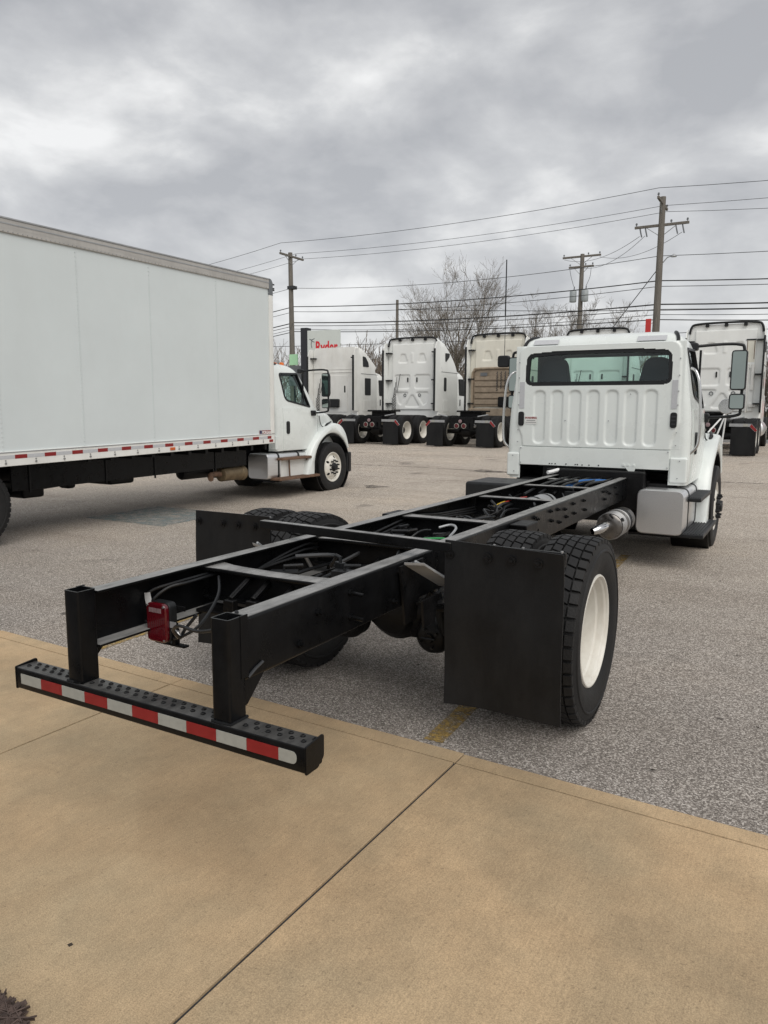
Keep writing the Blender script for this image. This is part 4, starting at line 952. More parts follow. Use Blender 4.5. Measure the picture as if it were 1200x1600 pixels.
# ------------------------------------------------------------------ the white box truck on the left
BX, BY = -7.78, 11.25
bt = tag(empty('box_truck', (BX, BY, 0)), 'white box truck with tall plain cargo body, side-on at the left', 'truck')
SKIP = ('mud_flap', 'flap', 'whip')
KEEP = {'cab', 'door', 'fender', 'mirror_arm', 'mirror', 'convex_mirror', 'wheel', 'step', 'hood', 'front_bumper', 'engine', 'front_axle'}
for ch in list(ct.children):
    if ch.name.split('.')[0] in KEEP and not (ch.name.startswith('wheel') and ch.location.y < -2):
        c = tree_copy(ch, bt)
        if c.name.startswith('step'):                       # rusted steps on this truck
            c.data = c.data.copy(); c.data.materials[0] = MATS['rusty_steel']
            for d in c.children: d.data = d.data.copy(); d.data.materials[0] = MATS['rusty_steel']
for ch in list(bt.children):
    if ch.name.startswith('cab'):
        for d in list(ch.children):
            if d.name.split('.')[0] in ('warning_label', 'reflective_strip', 'roof_reflector'):
                for e_ in list(d.children): bpy.data.objects.remove(e_)
                bpy.data.objects.remove(d)
for x in (-.45, -.15, .15, .45, .62): obj('roof_lamp', MB().lathe([(2.60, .05), (2.65, .045), (2.665, .03), (2.668, 0)], 'z', (x, -1.02, 0), n=12), 'amber_lens', [c for c in bt.children if c.name.startswith('cab')][0])
def yb(y): return y-BY
y0b, y1b = 1.15, 9.14
def zl(y): return 1.005+.018*(y-3.7)                         # the body sits a little nose-up
def zh(y): return 4.005+.008*(y-3.9)
xo, xi = 1.28, -1.28
mb = MB(); mb.v = [(x, yb(y), z) for y in (y0b, y1b) for (x, z) in ((xi, zl(y)+.02), (xo-.03, zl(y)+.02), (xo-.03, zh(y)-.03), (xi, zh(y)-.03))]
mb.f = [(0, 1, 2, 3), (7, 6, 5, 4), (0, 4, 5, 1), (1, 5, 6, 2), (2, 6, 7, 3), (3, 7, 4, 0)]
body = obj('cargo_body', mb, 'frp_panel', bt, bevel=.02)
seams = [y0b, 2.55, 3.75, 4.95, 6.22, 7.66, y1b-.10]
for i in range(len(seams)-1):
    a_, b_ = seams[i]+.0004, seams[i+1]-.0004; mb = MB(); n_ = 10
    rings = []
    for j in range(n_+1):
        z_t = j/n_
        for k in range(n_+1):
            y = a_+(b_-a_)*k/n_; z = zl(y)+.18+(zh(y)-.16-zl(y)-.18)*z_t; u = k/n_
            bul = .002*math.sin(math.pi*u)*math.sin(math.pi*z_t)+.004*noise.noise(Vector((y*1.3, z*1.3, 5)))
            mb.v.append((xo-.012+bul*(0 if k in (0, n_) else 1), yb(y), z))
    for j in range(n_):
        for k in range(n_): q = j*(n_+1)+k; mb.f.append((q, q+1, q+n_+2, q+n_+1))
    sp_ = obj('side_panel', mb, 'frp_panel', bt, ang=60)
    rv = MB()
    for j in range(46):
        y = b_-.02; z = zl(y)+.2+(zh(y)-.42-zl(y))*j/45; rv.tube([(xo-.016, yb(y), z), (xo-.004, yb(y), z)], .008, 6)
    obj('rivet', rv, 'frp_panel', sp_)
def strip(name, x0, x1, za, zb, ya, yb_, mt, par, bev=.004):
    mb = MB(); mb.v = [(x, yb(y), z) for y in (ya, yb_) for (x, z) in ((x0, za(y)), (x1, za(y)), (x1, zb(y)), (x0, zb(y)))]
    mb.f = [(0, 1, 2, 3), (7, 6, 5, 4), (0, 4, 5, 1), (1, 5, 6, 2), (2, 6, 7, 3), (3, 7, 4, 0)]
    return obj(name, mb, mt, par, bevel=bev)
tr = strip('top_rail', xo-.05, xo+.012, lambda y: zh(y)-.165, lambda y: zh(y)+.005, y0b, y1b-.11, 'alu_rail', bt, .012)
strip('roof_lip', xo-.06, xo+.02, lambda y: zh(y)+.0, lambda y: zh(y)+.022, y0b, y1b-.11, 'galv_grey', tr)
strip('rail_groove', xo+.012, xo+.017, lambda y: zh(y)-.06, lambda y: zh(y)-.045, y0b, y1b-.11, 'galv_grey', tr, 0)
rv = MB()
for k in range(120):
    y = y0b+(y1b-.2-y0b)*k/119; rv.tube([(xo+.010, yb(y), zh(y)-.145), (xo+.018, yb(y), zh(y)-.145)], .008, 5)
obj('rivet', rv, 'galv_grey', tr)
br = strip('bottom_rail', xo-.04, xo+.010, lambda y: zl(y), lambda y: zl(y)+.185, y0b, y1b-.02, 'white_old', bt, .006)
strip('rail_ledge', xo+.010, xo+.016, lambda y: zl(y)+.168, lambda y: zl(y)+.18, y0b, y1b-.02, 'galv_grey', br, 0)
k = 0; y = y1b-.06
while y > y0b+.3:                                            # red and silver conspicuity tape
    ln_ = .17
    strip('reflective_tape', xo+.0105, xo+.0125, lambda q: zl(q)+.09, lambda q: zl(q)+.14, y-ln_, y, 'red_tape', br, 0)
    strip('reflective_tape', xo+.0105, xo+.0122, lambda q: zl(q)+.092, lambda q: zl(q)+.138, y-ln_-.245, y-ln_-.005, 'grey_tape', br, 0)
    cyl('rail_bolt', (xo+.008, yb(y-.30), zl(y)+.035), (xo+.022, yb(y-.30), zl(y)+.035), .014, 'steel', br, 8)
    cyl('rail_bolt', (xo+.008, yb(y-.30), zl(y)+.068), (xo+.018, yb(y-.30), zl(y)+.068), .010, 'steel', br, 8)
    y -= ln_+.25
for y in (9.02, 6.55): strip('marker_lamp', xo+.0105, xo+.024, lambda q: zl(q)+.03, lambda q: zl(q)+.075, y-.06, y+.04, 'red_tape' if y > 8 else 'orange_mark', br, .004)
cp = round_poly([(xo-.10, yb(y1b)), (xo-.10, yb(y1b)-.12), (xo+.016, yb(y1b)-.12), (xo+.016, yb(y1b)-.03), (xo-.01, yb(y1b)+.012)], [.002, .002, .006, .03, .02])
po = obj('corner_post', MB().prism(cp, 'z', 1.11, 3.78), 'alu_rail', bt, ang=40); po.data.materials[0] = MATS['white_old']
obj('corner_cap', MB().loft([[(a_, b_, z+max(0, -.0)) for a_, b_ in inset(cp, d)] for z, d in ((3.78, -.004), (4.00, -.004), (4.05, .012), (4.07, .035))]), 'sign_grey', po, ang=50)
cl = MB()
for z in (3.88, 3.91, 3.98): cl.tube([(xo-.01, yb(y1b)-.0, z), (xo-.005, yb(y1b)+.045, z)], .014, 8)
obj('clearance_lamp', cl, 'black_plastic', po)
obj('roof_hatch', MB().box(xo-.5, xo-.06, yb(6.26), yb(6.52), 4.02, 4.065).box(xo-.3, xo-.02, yb(6.12), yb(6.2), 4.03, 4.05), 'dark_trim', bt, bevel=.01)
RX = Matrix(((0, 0, 1, 0), (1, 0, 0, 0), (0, 1, 0, 0), (0, 0, 0, 1)))     # text facing +x, reading along +y
pl = strip('name_plate', xo-.004, xo+.0015, lambda y: 1.272, lambda y: 1.345, 8.70, 9.02, 'red_tape', bt, 0)
strip('plate_end', xo-.003, xo+.0025, lambda y: 1.274, lambda y: 1.343, 8.705, 8.765, 'navy', pl, 0)
text_mesh('lettering', 'MORGAN', .062, 'sticker_white', pl, Matrix.Translation((xo+.0022, yb(8.892), 1.3085)) @ RX, bold=.0018, sx=.98)
# underside
for s in (-1, 1): obj('frame_rail', rail_mesh(yb(1.4), yb(11.6), s, .74, .99), 'black_frame', bt)
mb = MB()
for k in range(20):
    y = 1.5+k*.39; mb.box(-1.22, 1.22, yb(y), yb(y)+.06, .99, 1.0+.018*(y-3.7)+.02)
obj('floor_beams', mb, 'black_grime', bt)
for s in (-1, 1):
    sk = strip('side_skirt', s*.90-.012, s*.90+.012, lambda y: .64+.012*(y-4), lambda y: zl(y)+.02, 4.05, 8.75, 'black_frame', bt)
    for y in (4.3, 5.55, 6.5, 7.9): strip('skirt_bracket', s*.918-.008, s*.918+.008, lambda q: .60+.012*(q-4), lambda q: zl(q)+.01, y, y+.025, 'black_grime', sk, 0)
YRB = yb(3.32)
for s in (-1, 1):
    wheel(bt, (s*1.08, YRB, .518), s, 'drive'); wheel(bt, (s*.745, YRB, .518), -s, 'dual_in')
obj('rear_axle', MB().lathe([(-.9, .065), (-.35, .075), (-.22, .13), (-.12, .19), (.12, .19), (.22, .13), (.35, .075), (.9, .065)], 'x', (0, YRB, .50), n=20).lathe([(-.235, 0), (-.20, .13), (0, .205), (.15, .19), (.28, .11), (.40, .07), (.44, 0)], 'y', (0, YRB, .50), n=20), 'black_grime', bt)
cyl('drive_shaft', (0, YRB+.4, .50), (0, yb(5.6), .60), .055, 'black_grime', bt); cyl('drive_shaft', (0, yb(5.6), .60), (0, yb(9.4), .70), .055, 'black_grime', bt)
for q in ((-.12, .12, 5.5, 5.65, .5, .8), (-.4, .4, 4.55, 4.9, .46, .70), (-.35, .35, 6.1, 6.6, .52, .74)): B('shaft_hanger', q[0], q[1], yb(q[2]), yb(q[3]), q[4], q[5], 'black_grime', bt, bevel=.04)
for q in (.55, -1.2): B('mud_guard', q, q+.65, yb(2.66), yb(2.68), .3, .98, 'flap_rubber', bt)
tank_group(bt, 1, 'aluminium', -2.05, -.62); tank_group(bt, -1, 'aluminium', -2.05, -.62)
for y in (-1.45, -.85): cyl('step_post', (1.12, y, .42), (1.10, y, .80), .016, 'rusty_steel', bt, 8)
B('tank_shield', .56, 1.068, -1.66, -.66, .40, .78, 'white_old', bt, bevel=.02)
ms_ = obj('silencer', MB().lathe([(0, 0), (0, .08), (.02, .125), (.5, .125), (.52, .14), (.6, .14), (.66, .10), (.70, 0)], 'y', (.80, yb(8.15), .555), n=24), 'brown_muffler', bt)
obj('tail_pipe', MB().tube(smooth_path([(.80, yb(8.2), .56), (.80, yb(8.0), .58), (.85, yb(7.85), .56), (.95, yb(7.75), .52)], 4), .05, 12), 'rusty_steel', ms_)
obj('air_reservoir', MB().lathe([(0, 0), (.02, .1), (.06, .12), (.7, .12), (.74, .1), (.76, 0)], 'y', (.60, yb(7.35), .63), n=20), 'black_grime', bt)

# ------------------------------------------------------------------ sleeper tractors
def tractor_cabin_profile(y):
    return None
SW = 1.12
def sleeper_rings(back, front_len, H, kind):
    """sleeper lofted along z so that the roof fairing falls forward"""
    rings = []
    if kind == 'mid':  prof = [(.95, front_len), (2.75, front_len), (2.95, front_len-.15), (3.10, front_len-.02), (3.3, front_len-.30), (3.5, front_len-.62), (3.7, front_len-.98), (3.82, front_len-1.25), (3.88, front_len-1.5)]
    else: prof = [(.95, front_len), (2.5, front_len), (2.75, front_len-.05), (3.0, front_len-.22), (3.2, front_len-.42), (3.4, front_len-.66), (3.6, front_len-.95), (3.76, front_len-1.25), (3.88, front_len-1.55), (3.95, front_len-1.75)]
    k = H/3.95
    for (z, yl) in prof:
        w_ = SW-.045*max(0, (z-2.6)/1.35)-(.12*sst(3.72, 3.97, z)); rf = min(.30, yl*.3); rr = .05
        pts = []
        for (cx_, cy_, r_, a0) in ((w_-rf, back+yl-rf, rf, 0), (-w_+rf, back+yl-rf, rf, 90), (-w_+rr, back+rr, rr, 180), (w_-rr, back+rr, rr, 270)):
            for j in range(6): t = R(a0+90*j/5); pts.append((cx_+r_*math.cos(t), cy_+r_*math.sin(t), z*k))
        rings.append(pts)
    return rings
def poly_t(pts, r): return round_poly(pts, r, 4)
def emboss_long(x, z):
    h = .040
    for p_, d_ in EMB:
        if abs(z-p_[0][1]) > 1.6: continue
        h -= d_*sst(-.016, .016, sdf_poly(x, z, p_))
    return h
EMB = []
for s in (-1, 1):
    f_ = lambda pts, s=s: [(s*a_, b_) for a_, b_ in pts]
    EMB += [(poly_t(f_([(.20, 3.05), (.62, 3.05), (.50, 3.38), (.32, 3.38)]), .06), .030),
            (poly_t(f_([(.10, 2.05), (.78, 2.05), (.78, 2.58), (.10, 2.58)]), .09), .030),
            (poly_t(f_([(.14, 1.92), (.72, 1.92), (.62, 1.48), (.48, 1.40)]), .07), .030)]
EMB += [(poly_t([(-.34, 1.34), (.34, 1.34), (.05, 1.80), (-.05, 1.80)], .07), .030), (poly_t([(-.05, 3.06), (.05, 3.06), (.05, 3.42), (-.05, 3.42)], .02), -.014)]
_tp = {}
def tractor(x, label, kind='long', variant=0, paint='white_tractor'):
    YT = 20.5; zg = gz(YT+2)
    t = tag(empty('semi_tractor', (x, YT, zg)), label, 'semi tractor', 'semi tractors parked in a row at the back of the lot')
    if kind in _tp:
        for ch in _tp[kind].children:
            if ch.get('extra'): continue
            c = tree_copy(ch, t)
    else:
        _tp[kind] = t
        back = 3.55; fl = 2.0 if kind == 'long' else 1.75; H = 3.95 if kind == 'long' else 3.82
        body = obj('sleeper', MB().loft(sleeper_rings(back, fl, H, kind)), paint, t, ang=40)
        if kind == 'long':
            relief('rear_wall', -.90, .90, 1.22, 3.78, .026, emboss_long, back-.002, paint, body)
            for s in (-1, 1):
                obj('vent_slot', MB().prism(rrect(s*.20-.022, s*.20+.022, 2.30, 2.48, .02), 'y', back-.045, back-.01), 'black_plastic', body)
                obj('porthole', MB().lathe([(0, .04), (-.012, .045), (-.012, .062), (0, .066)], 'y', (s*.32, back-.03, 1.80), n=16, closed=True), 'sign_grey', body)
            side_w = [(round_poly([(back+.62, 3.05), (back+.95, 3.28), (back+1.0, 3.42), (back+.62, 3.42)], .05), 'dark_glass'), (rrect(back+.48, back+.72, 1.95, 2.48, .07), 'dark_glass')]
        else:
            obj('seam_band', MB().box(-1.06, 1.06, back-.012, back+.01, 2.86, 2.90).box(-1.06, 1.06, back-.02, back+.01, 2.74, 2.765), 'white_old', body)
            for x_ in (-.28, .04): obj('porthole', MB().lathe([(0, .05), (-.012, .055), (-.012, .078), (0, .082)], 'y', (x_, back-.002, 2.07), n=16, closed=True), 'sign_grey', body)
            obj('vent_slot', MB().prism(rrect(.46, .53, 1.92, 2.2, .03), 'y', back-.02, back), 'black_plastic', body)
            obj('valve_box', MB().box(-.30, .25, back-.16, back-.01, 1.32, 1.66), 'black_plastic', body, bevel=.03)
            obj('lower_bulge', MB().prism(rrect(-.85, .62, 1.12, 2.62, .06), 'y', back-.018, back+.01), paint, body, bevel=.008)
            obj('rain_streak', MB().box(-.74, -.72, back-.004, back, 2.95, 3.7).box(-.70, -.685, back-.004, back, 3.3, 3.72), 'white_old', body)
            side_w = [(round_poly([(back+.42, 2.98), (back+.88, 2.98), (back+.82, 3.16), (back+.62, 3.36), (back+.42, 3.40)], .04), 'dark_glass'), (rrect(back+.55, back+1.02, 1.82, 2.52, .05), 'dark_glass')]
        for s in (-1, 1):
            for (p_, mt) in side_w:
                obj('side_window', MB().prism(p_, 'x', s*(SW-.06), s*(SW+.008)), 'black_plastic', body, bevel=.006)
            # pressed panels on the side
            obj('side_panel', MB().prism(rrect(back+.45, back+.95, 1.15, 1.62, .06), 'x', s*(SW-.02), s*(SW+.010)), paint, body, bevel=.008)
            obj('side_seam', MB().box(min(s*(SW-.02), s*(SW+.004)), max(s*(SW-.02), s*(SW+.004)), back+.25, back+fl-.1, 2.68, 2.695), 'dark_trim', body)
            ex = obj('side_extender', MB().prism(round_poly([(back-.34, 1.18), (back+.06, 1.18), (back+.06, H-.12), (back-.22, H-.14), (back-.34, H-.4)], [.02, .01, .02, .1, .1]), 'x', min(s*(SW-.012), s*(SW+.012)), max(s*(SW-.012), s*(SW+.012))), paint, t, bevel=.006)
            obj('rubber_edge', MB().box(min(s*(SW-.025), s*(SW+.03)), max(s*(SW-.025), s*(SW+.03)), back-.42, back-.335, 1.20, H-.42), 'black_plastic', ex, bevel=.01)
            for z in ((1.45, 2.35, 3.4) if kind == 'long' else (3.3,)): obj('extender_strut', MB().box(min(s*(SW-.22), s*(SW-.02)), max(s*(SW-.22), s*(SW-.02)), back-.20, back+.0, z, z+.045), 'black_plastic', ex)
        # roof edge trim with small lamps
        if kind == 'long': tr_ = obj('roof_trim', MB().tube(smooth_path([(-1.06, back-.03, H-.28), (-1.02, back-.04, H-.08), (-.85, back-.045, H+.02), (0, back-.05, H+.045), (.85, back-.045, H+.02), (1.02, back-.04, H-.08), (1.06, back-.03, H-.28)], 5), .035, 8), 'black_plastic', t, ang=60)
        for x_ in (-.55, 0, .55) if kind == 'long' else (): obj('trim_clip', MB().box(x_-.05, x_+.05, back-.09, back-.0, H-.08, H+.01), 'black_plastic', tr_, bevel=.01)
        # cab, hood and steps ahead of the sleeper
        cr = []
        for (z, yf_, w_) in ((.85, 1.25, 1.08), (1.75, 1.25, 1.08), (1.8, 1.2, 1.06), (2.3, .85, 1.02), (2.6, .62, .98), (2.74, .45, .9), (2.80, .25, .8)):
            cr.append([(a_, b_, z) for a_, b_ in rrect(-w_, w_, back+fl-.1, back+fl+yf_, .12)])
        cb = obj('cab', MB().loft(cr), paint, t, ang=40)
        for s in (-1, 1):
            obj('door_window', MB().prism(round_poly([(back+fl+.08, 1.82), (back+fl+.86, 1.80), (back+fl+.52, 2.48), (back+fl+.12, 2.48)], .05), 'x', s*.98, s*1.072), 'black_plastic', cb)
            obj('door_handle', MB().box(min(s*1.07, s*1.10), max(s*1.07, s*1.10), back+fl+.10, back+fl+.17, 1.40, 1.66), 'black_plastic', cb, bevel=.015)
            obj('tank', MB().lathe([(0, 0), (.02, .25), (.06, .30), (1.9, .30), (1.94, .25), (1.96, 0)], 'y', (s*.92, back+.55, .66), n=24), 'aluminium', t, ang=40)
        obj('windscreen', MB().add([(-.9, back+fl+1.215, 1.80), (.9, back+fl+1.215, 1.80), (.82, back+fl+.66, 2.56), (-.82, back+fl+.66, 2.56)], [(0, 1, 2, 3)]), 'black_plastic', cb)
        hr = []
        for (y, zt_, w_) in ((back+fl+1.2, 1.78, .98), (back+fl+1.8, 1.62, .92), (back+fl+2.5, 1.42, .84), (back+fl+2.9, 1.2, .78)):
            hr.append([(a_, y, b_) for a_, b_ in round_poly([(-w_, .62), (w_, .62), (w_, zt_-.12), (w_*.5, zt_), (-w_*.5, zt_), (-w_, zt_-.12)], .1)])
        obj('hood', MB().loft(hr), paint, t, ang=50)
        obj('front_bumper', MB().box(-1.15, 1.15, back+fl+2.75, back+fl+3.1, .35, .85), 'black_plastic', t, bevel=.1, seg=3)
        for s in (-1, 1):
            wheel(t, (s*1.04, back+fl+1.95, .515), s, 'steer')
            for y in (.86, 2.16):
                wheel(t, (s*1.08, y, .515), s, 'drive'); wheel(t, (s*.745, y, .515), -s, 'dual_in')
            obj('frame_rail', rail_mesh(.35, back+fl+2.6, s, .78, 1.02, .43), 'black_frame', t)
        obj('rear_crossmember', MB().box(-.44, .44, .30, .36, .62, 1.0).box(-.30, .30, .24, .30, .62, .80), 'black_frame', t, bevel=.01)
        for y in (.86, 2.16): obj('drive_axle', MB().lathe([(-.9, .07), (-.3, .08), (-.15, .19), (.15, .19), (.3, .08), (.9, .07)], 'x', (0, y, .51), n=20), 'black_grime', t)
        obj('fifth_wheel', MB().prism(round_poly([(-.46, .95), (-.30, .62), (-.10, .95), (.10, .95), (.30, .62), (.46, .95), (.46, 1.75), (-.46, 1.75)], .04), 'z', 1.16, 1.22).box(-.4, .4, 1.1, 1.5, 1.0, 1.18), 'black_grime', t, bevel=.01)
        obj('deck_plate', MB().box(-.42, .42, 2.45, 3.4, 1.02, 1.035).box(-.6, .6, 2.9, 3.5, .7, 1.0), 'black_grime', t)
        for x_ in (-.13, .13):
            lp = obj('tail_light', MB().lathe([(0, .075), (-.02, .075), (-.03, .06), (-.03, 0)], 'y', (x_, .24, .71), n=20), 'red_lens', t)
            obj('light_ring', MB().lathe([(-.004, .076), (-.022, .076), (-.022, .088), (-.004, .088)], 'y', (x_, .24, .71), n=20, closed=True), 'white_tape', lp)
        obj('round_lamp', MB().lathe([(0, .06), (-.03, .06), (-.035, .05), (-.035, 0)], 'y', (0, .24, .86), n=18), 'clear_lens', t)
        for s in (-1, 1):
            x0, x1 = sorted((s*.60, s*1.21))
            fp = obj('mud_flap', MB().box(x0, x1, .17, .183, .04, .80), 'flap_rubber', t)
            obj('flap_hanger', MB().add([(s*.55, .16, .90), (s*1.10, .16, .90), (s*1.26, .16, .72), (s*1.20, .16, .68), (s*1.06, .16, .82), (s*.55, .16, .82)]+[(a_, .20, b_) for a_, b_ in ((s*.55, .90), (s*1.10, .90), (s*1.26, .72), (s*1.20, .68), (s*1.06, .82), (s*.55, .82))], [(0, 1, 2, 3, 4, 5), (11, 10, 9, 8, 7, 6)]+[(i, (i+1) % 6, 6+(i+1) % 6, 6+i) for i in range(6)]), 'galv_grey', fp)
            for (q0, q1, mt) in ((.62, .80, 'red_tape'), (.80, .92, 'white_tape')) if s < 0 else ():
                pass
            obj('hanger_tape', MB().add([(s*1.10, .156, .895), (s*1.255, .156, .722), (s*1.205, .156, .685), (s*1.065, .156, .825)], [(0, 1, 2, 3)]), 'red_tape', fp)
            obj('hanger_tape', MB().add([(s*.90, .156, .895), (s*1.02, .156, .895), (s*1.02, .156, .825), (s*.90, .156, .825)], [(0, 1, 2, 3)]), 'white_tape', fp)
            obj('half_fender', MB().tube([(s*.55, .4, 1.02), (s*.9, .45, 1.08)], .02, 8), 'galv_grey', fp)
    # differences between the individuals
    back = 3.55
    def mark(o): o['extra'] = 1; return o
    if variant in (1, 2):
        cu = MB()
        for j in range(3):
            pts = [(-.62-.05*j, back-.15, 2.5-.2*j)]
            for k in range(40):
                t_ = k/39; pts.append((-.66-.06*j+.03*math.cos(k*1.9), back-.20-.03*math.sin(k*1.9), 1.9-.1*j-t_*.75))
            cu.tube(pts, .011, 5)
        cu.tube([(-.50, back-.1, 2.62), (-.62, back-.14, 1.9)], .012, 6)
        mark(obj('coiled_airline', cu, 'wire_black', t))
    if variant == 3:
        gd = mark(obj('cab_guard', MB().prism(poly_t([(-.95, 1.36), (.95, 1.36), (.95, 2.55), (.78, 2.72), (-.78, 2.72), (-.95, 2.55)], .03), 'y', back-.10, back-.06), 'tan_guard', t, bevel=.01))
        for z in (1.44, 1.66, 1.88, 2.10, 2.32):
            obj('guard_plank', MB().box(-.86, .86, back-.15, back-.10, z, z+.15), 'tan_guard', gd, bevel=.02)
        obj('guard_frame', MB().tube(smooth_path([(-.95, back-.13, 1.1), (-.95, back-.13, 2.45), (-.88, back-.13, 2.66), (-.72, back-.13, 2.74), (.72, back-.13, 2.74), (.88, back-.13, 2.66), (.95, back-.13, 2.45), (.95, back-.13, 1.1)], 3), .05, 8), 'tan_guard', gd)
        obj('guard_base', MB().box(-1.05, 1.05, back-.22, back-.1, .98, 1.30), 'tan_guard', gd, bevel=.02)
        ch_ = MB()
        for x_ in (.05, .2, .36, .5):
            pts = [(x_+.02*math.sin(k*2.1), back-.19+.015*math.cos(k*2.1), 2.62-.03*k) for k in range(int(18+10*random.random()))]; ch_.tube(pts, .016, 5)
        obj('hanging_chain', ch_, 'dark_trim', gd)
        obj('binder_straps', MB().box(.1, .6, back-.24, back-.14, 1.35, 1.72), 'black_grime', gd, bevel=.08, seg=3)
        obj('blue_label', MB().box(-.62, -.35, back-.165, back-.155, 2.48, 2.6), 'sign_grey', gd)
        obj('lamp_pair', MB().lathe([(0, 0), (0, .07), (-.04, .07), (-.05, 0)], 'y', (-.72, back-.22, 1.14), n=12).lathe([(0, 0), (0, .07), (-.04, .07), (-.05, 0)], 'y', (-.55, back-.22, 1.14), n=12), 'black_plastic', gd)
        for ch in t.children:
            if ch.name.split('.')[0] in ('sleeper',):
                ch.data = ch.data.copy(); ch.data.materials[0] = MATS['cream_old']
                for d in ch.children:
                    if d.name.startswith('rear_wall'): d.data = d.data.copy(); d.data.materials[0] = MATS['cream_old']
    if variant == 5:
        mark(obj('rusty_door_strip', MB().box(.62, .86, back-.045, back-.03, 2.75, 3.42), 'cream_old', t, bevel=.006))
        mark(obj('strip_cap', MB().box(.60, .88, back-.06, back-.02, 3.42, 3.46), 'black_plastic', t))
        mark(obj('rust_streak', MB().box(.625, .645, back-.048, back-.045, 2.75, 3.4).box(.83, .85, back-.048, back-.045, 2.85, 3.4), 'rusty_steel', t))
        mark(obj('air_dryer_pipe', MB().tube([(.70, back-.06, 1.2), (.70, back-.06, 2.7)], .03, 8).tube([(.84, back-.06, 1.9), (.84, back-.06, 2.68)], .05, 8).box(.78, .98, back-.12, back-.02, 1.38, 1.48), 'white_old', t))
    return t
tractor(-11.37, 'white sleeper tractor, coiled black air lines on its back, left of the cream one', 'long', 1)
tractor(-15.0, 'flat-backed white sleeper tractor, black box on its back wall, before the red-lettered sign', 'mid', 2, 'white_old')
tractor(-7.85, 'cream sleeper tractor with a tan metal cab guard on its back', 'long', 3)
tractor(-4.27, 'white sleeper tractor hidden behind the chassis cab, its roof edge showing above it', 'long', 2)
tractor(-.28, 'rightmost white sleeper tractor, rust-stained strip on its back, behind the door mirror', 'long', 5)

# ------------------------------------------------------------------ utility poles and wires
def pole(x, y, h, r0, label, arms, lean=0.0, extras=None):
    zb = .47; p = tag(empty('utility_pole', (x, y, zb)), label, 'utility pole', 'wooden utility poles')
    obj('shaft', MB().tube([(0, 0, -.3), (lean*.5, 0, h*.5), (lean, 0, h)], [r0, r0*.85, r0*.68], 14), 'wood_pole', p)
    for (dirn, z, c0, c1, th) in arms:
        a_ = obj('crossarm', MB().box(c0, c1, -.05-th, .05-th, z-.06, z+.06) if dirn == 'x' else MB().box(-.05+th, .05+th, c0, c1, z-.06, z+.06), 'wood_pole', p, bevel=.01)
        br_ = MB()
        for q in (c0*.55, c1*.55):
            if dirn == 'x': br_.tube([(q, -.02-th, z-.06), (0, -.02, z-.55)], .018, 6)
            else: br_.tube([(th, q, z-.06), (0, 0, z-.55)], .018, 6)
        obj('brace', br_, 'galv_grey', a_)
        for q in (c0+.08, 0.35*c1, c1-.08):
            pt = (q, -th, z+.06) if dirn == 'x' else (th, q, z+.06)
            obj('insulator', MB().lathe([(0, .02), (.06, .02), (.07, .055), (.10, .055), (.11, .04), (.15, .04), (.16, 0)], 'z', pt, n=10), 'sign_grey', a_)
    return p
def hang(p, pts_, z):
    for (a_, b_) in pts_: obj('cutout_fuse', MB().tube([(a_, b_, z), (a_+.04, b_, z-.18), (a_+.10, b_, z-.42)], .035, 6), 'sign_grey', p)
pr = pole(-4.66, 37, 11.45, .20, 'tall wooden utility pole with two crossarms and street lamp arm, right of centre', [('y', 11.15, -1.25, 1.25, 0), ('x', 10.15, -1.25, 1.25, 0)])
hang(pr, [(-1.0, 0), (-.75, 0), (.65, 0), (.95, 0)], 10.1)
obj('lamp_arm', MB().tube([(.12, 0, 8.35), (.35, 0, 8.62), (.62, 0, 8.68)], .025, 8).lathe([(8.60, .02), (8.62, .14), (8.68, .10), (8.74, .06), (8.76, 0)], 'z', (.64, 0, 0), n=12), 'galv_grey', pr)
pl_ = pole(-27.5, 38, 11.25, .20, 'wooden utility pole with single crossarm standing left of the red-lettered sign', [('y', 11.0, -1.25, 1.25, 0)], lean=-.12)
obj('bracket', MB().box(-.25, .25, -.2, .2, 8.95, 9.15), 'dark_trim', pl_)
pm = pole(-11.47, 48, 11.4, .19, 'wooden utility pole carrying grey transformers behind the chassis cab', [('x', 11.25, -1.25, 1.25, 0), ('x', 10.6, -.82, .82, 0)], lean=.05)
for x_ in (-.42, .36):
    tf = obj('transformer', MB().lathe([(8.35, 0), (8.35, .20), (8.40, .22), (9.02, .22), (9.07, .19), (9.09, 0)], 'z', (x_, -.18, 0), n=20), 'transformer_grey', pm)
    obj('bushing', MB().tube([(x_+.05, -.18, 9.08), (x_+.07, -.18, 9.34)], .035, 8), 'sign_grey', tf)
obj('jumper', MB().tube(smooth_path([(-.75, 0, 10.5), (-.62, -.1, 10.0), (-.4, -.18, 9.35)], 5), .015, 5).tube(smooth_path([(.65, 0, 10.5), (.62, -.1, 9.9), (.42, -.18, 9.35)], 5), .015, 5), 'wire_black', pm)
ps_ = pole(-25.2, 48, 9.4, .15, 'bare short wooden utility pole between the tractors, left of the big tree', [])
def wire(a_, b_, sag, r, mt, name, label, group='overhead lines along the street', k=16):
    a_, b_ = Vector(a_), Vector(b_); pts = [a_.lerp(b_, i/k)-Vector((0, 0, sag*4*(i/k)*(1-i/k))) for i in range(k+1)]
    return pts
ORD = ['topmost thin', 'second thin', 'third thin', 'lone fourth', 'fifth, thick', 'sixth, thin', 'seventh, thick bundled', 'eighth', 'ninth', 'lowest']
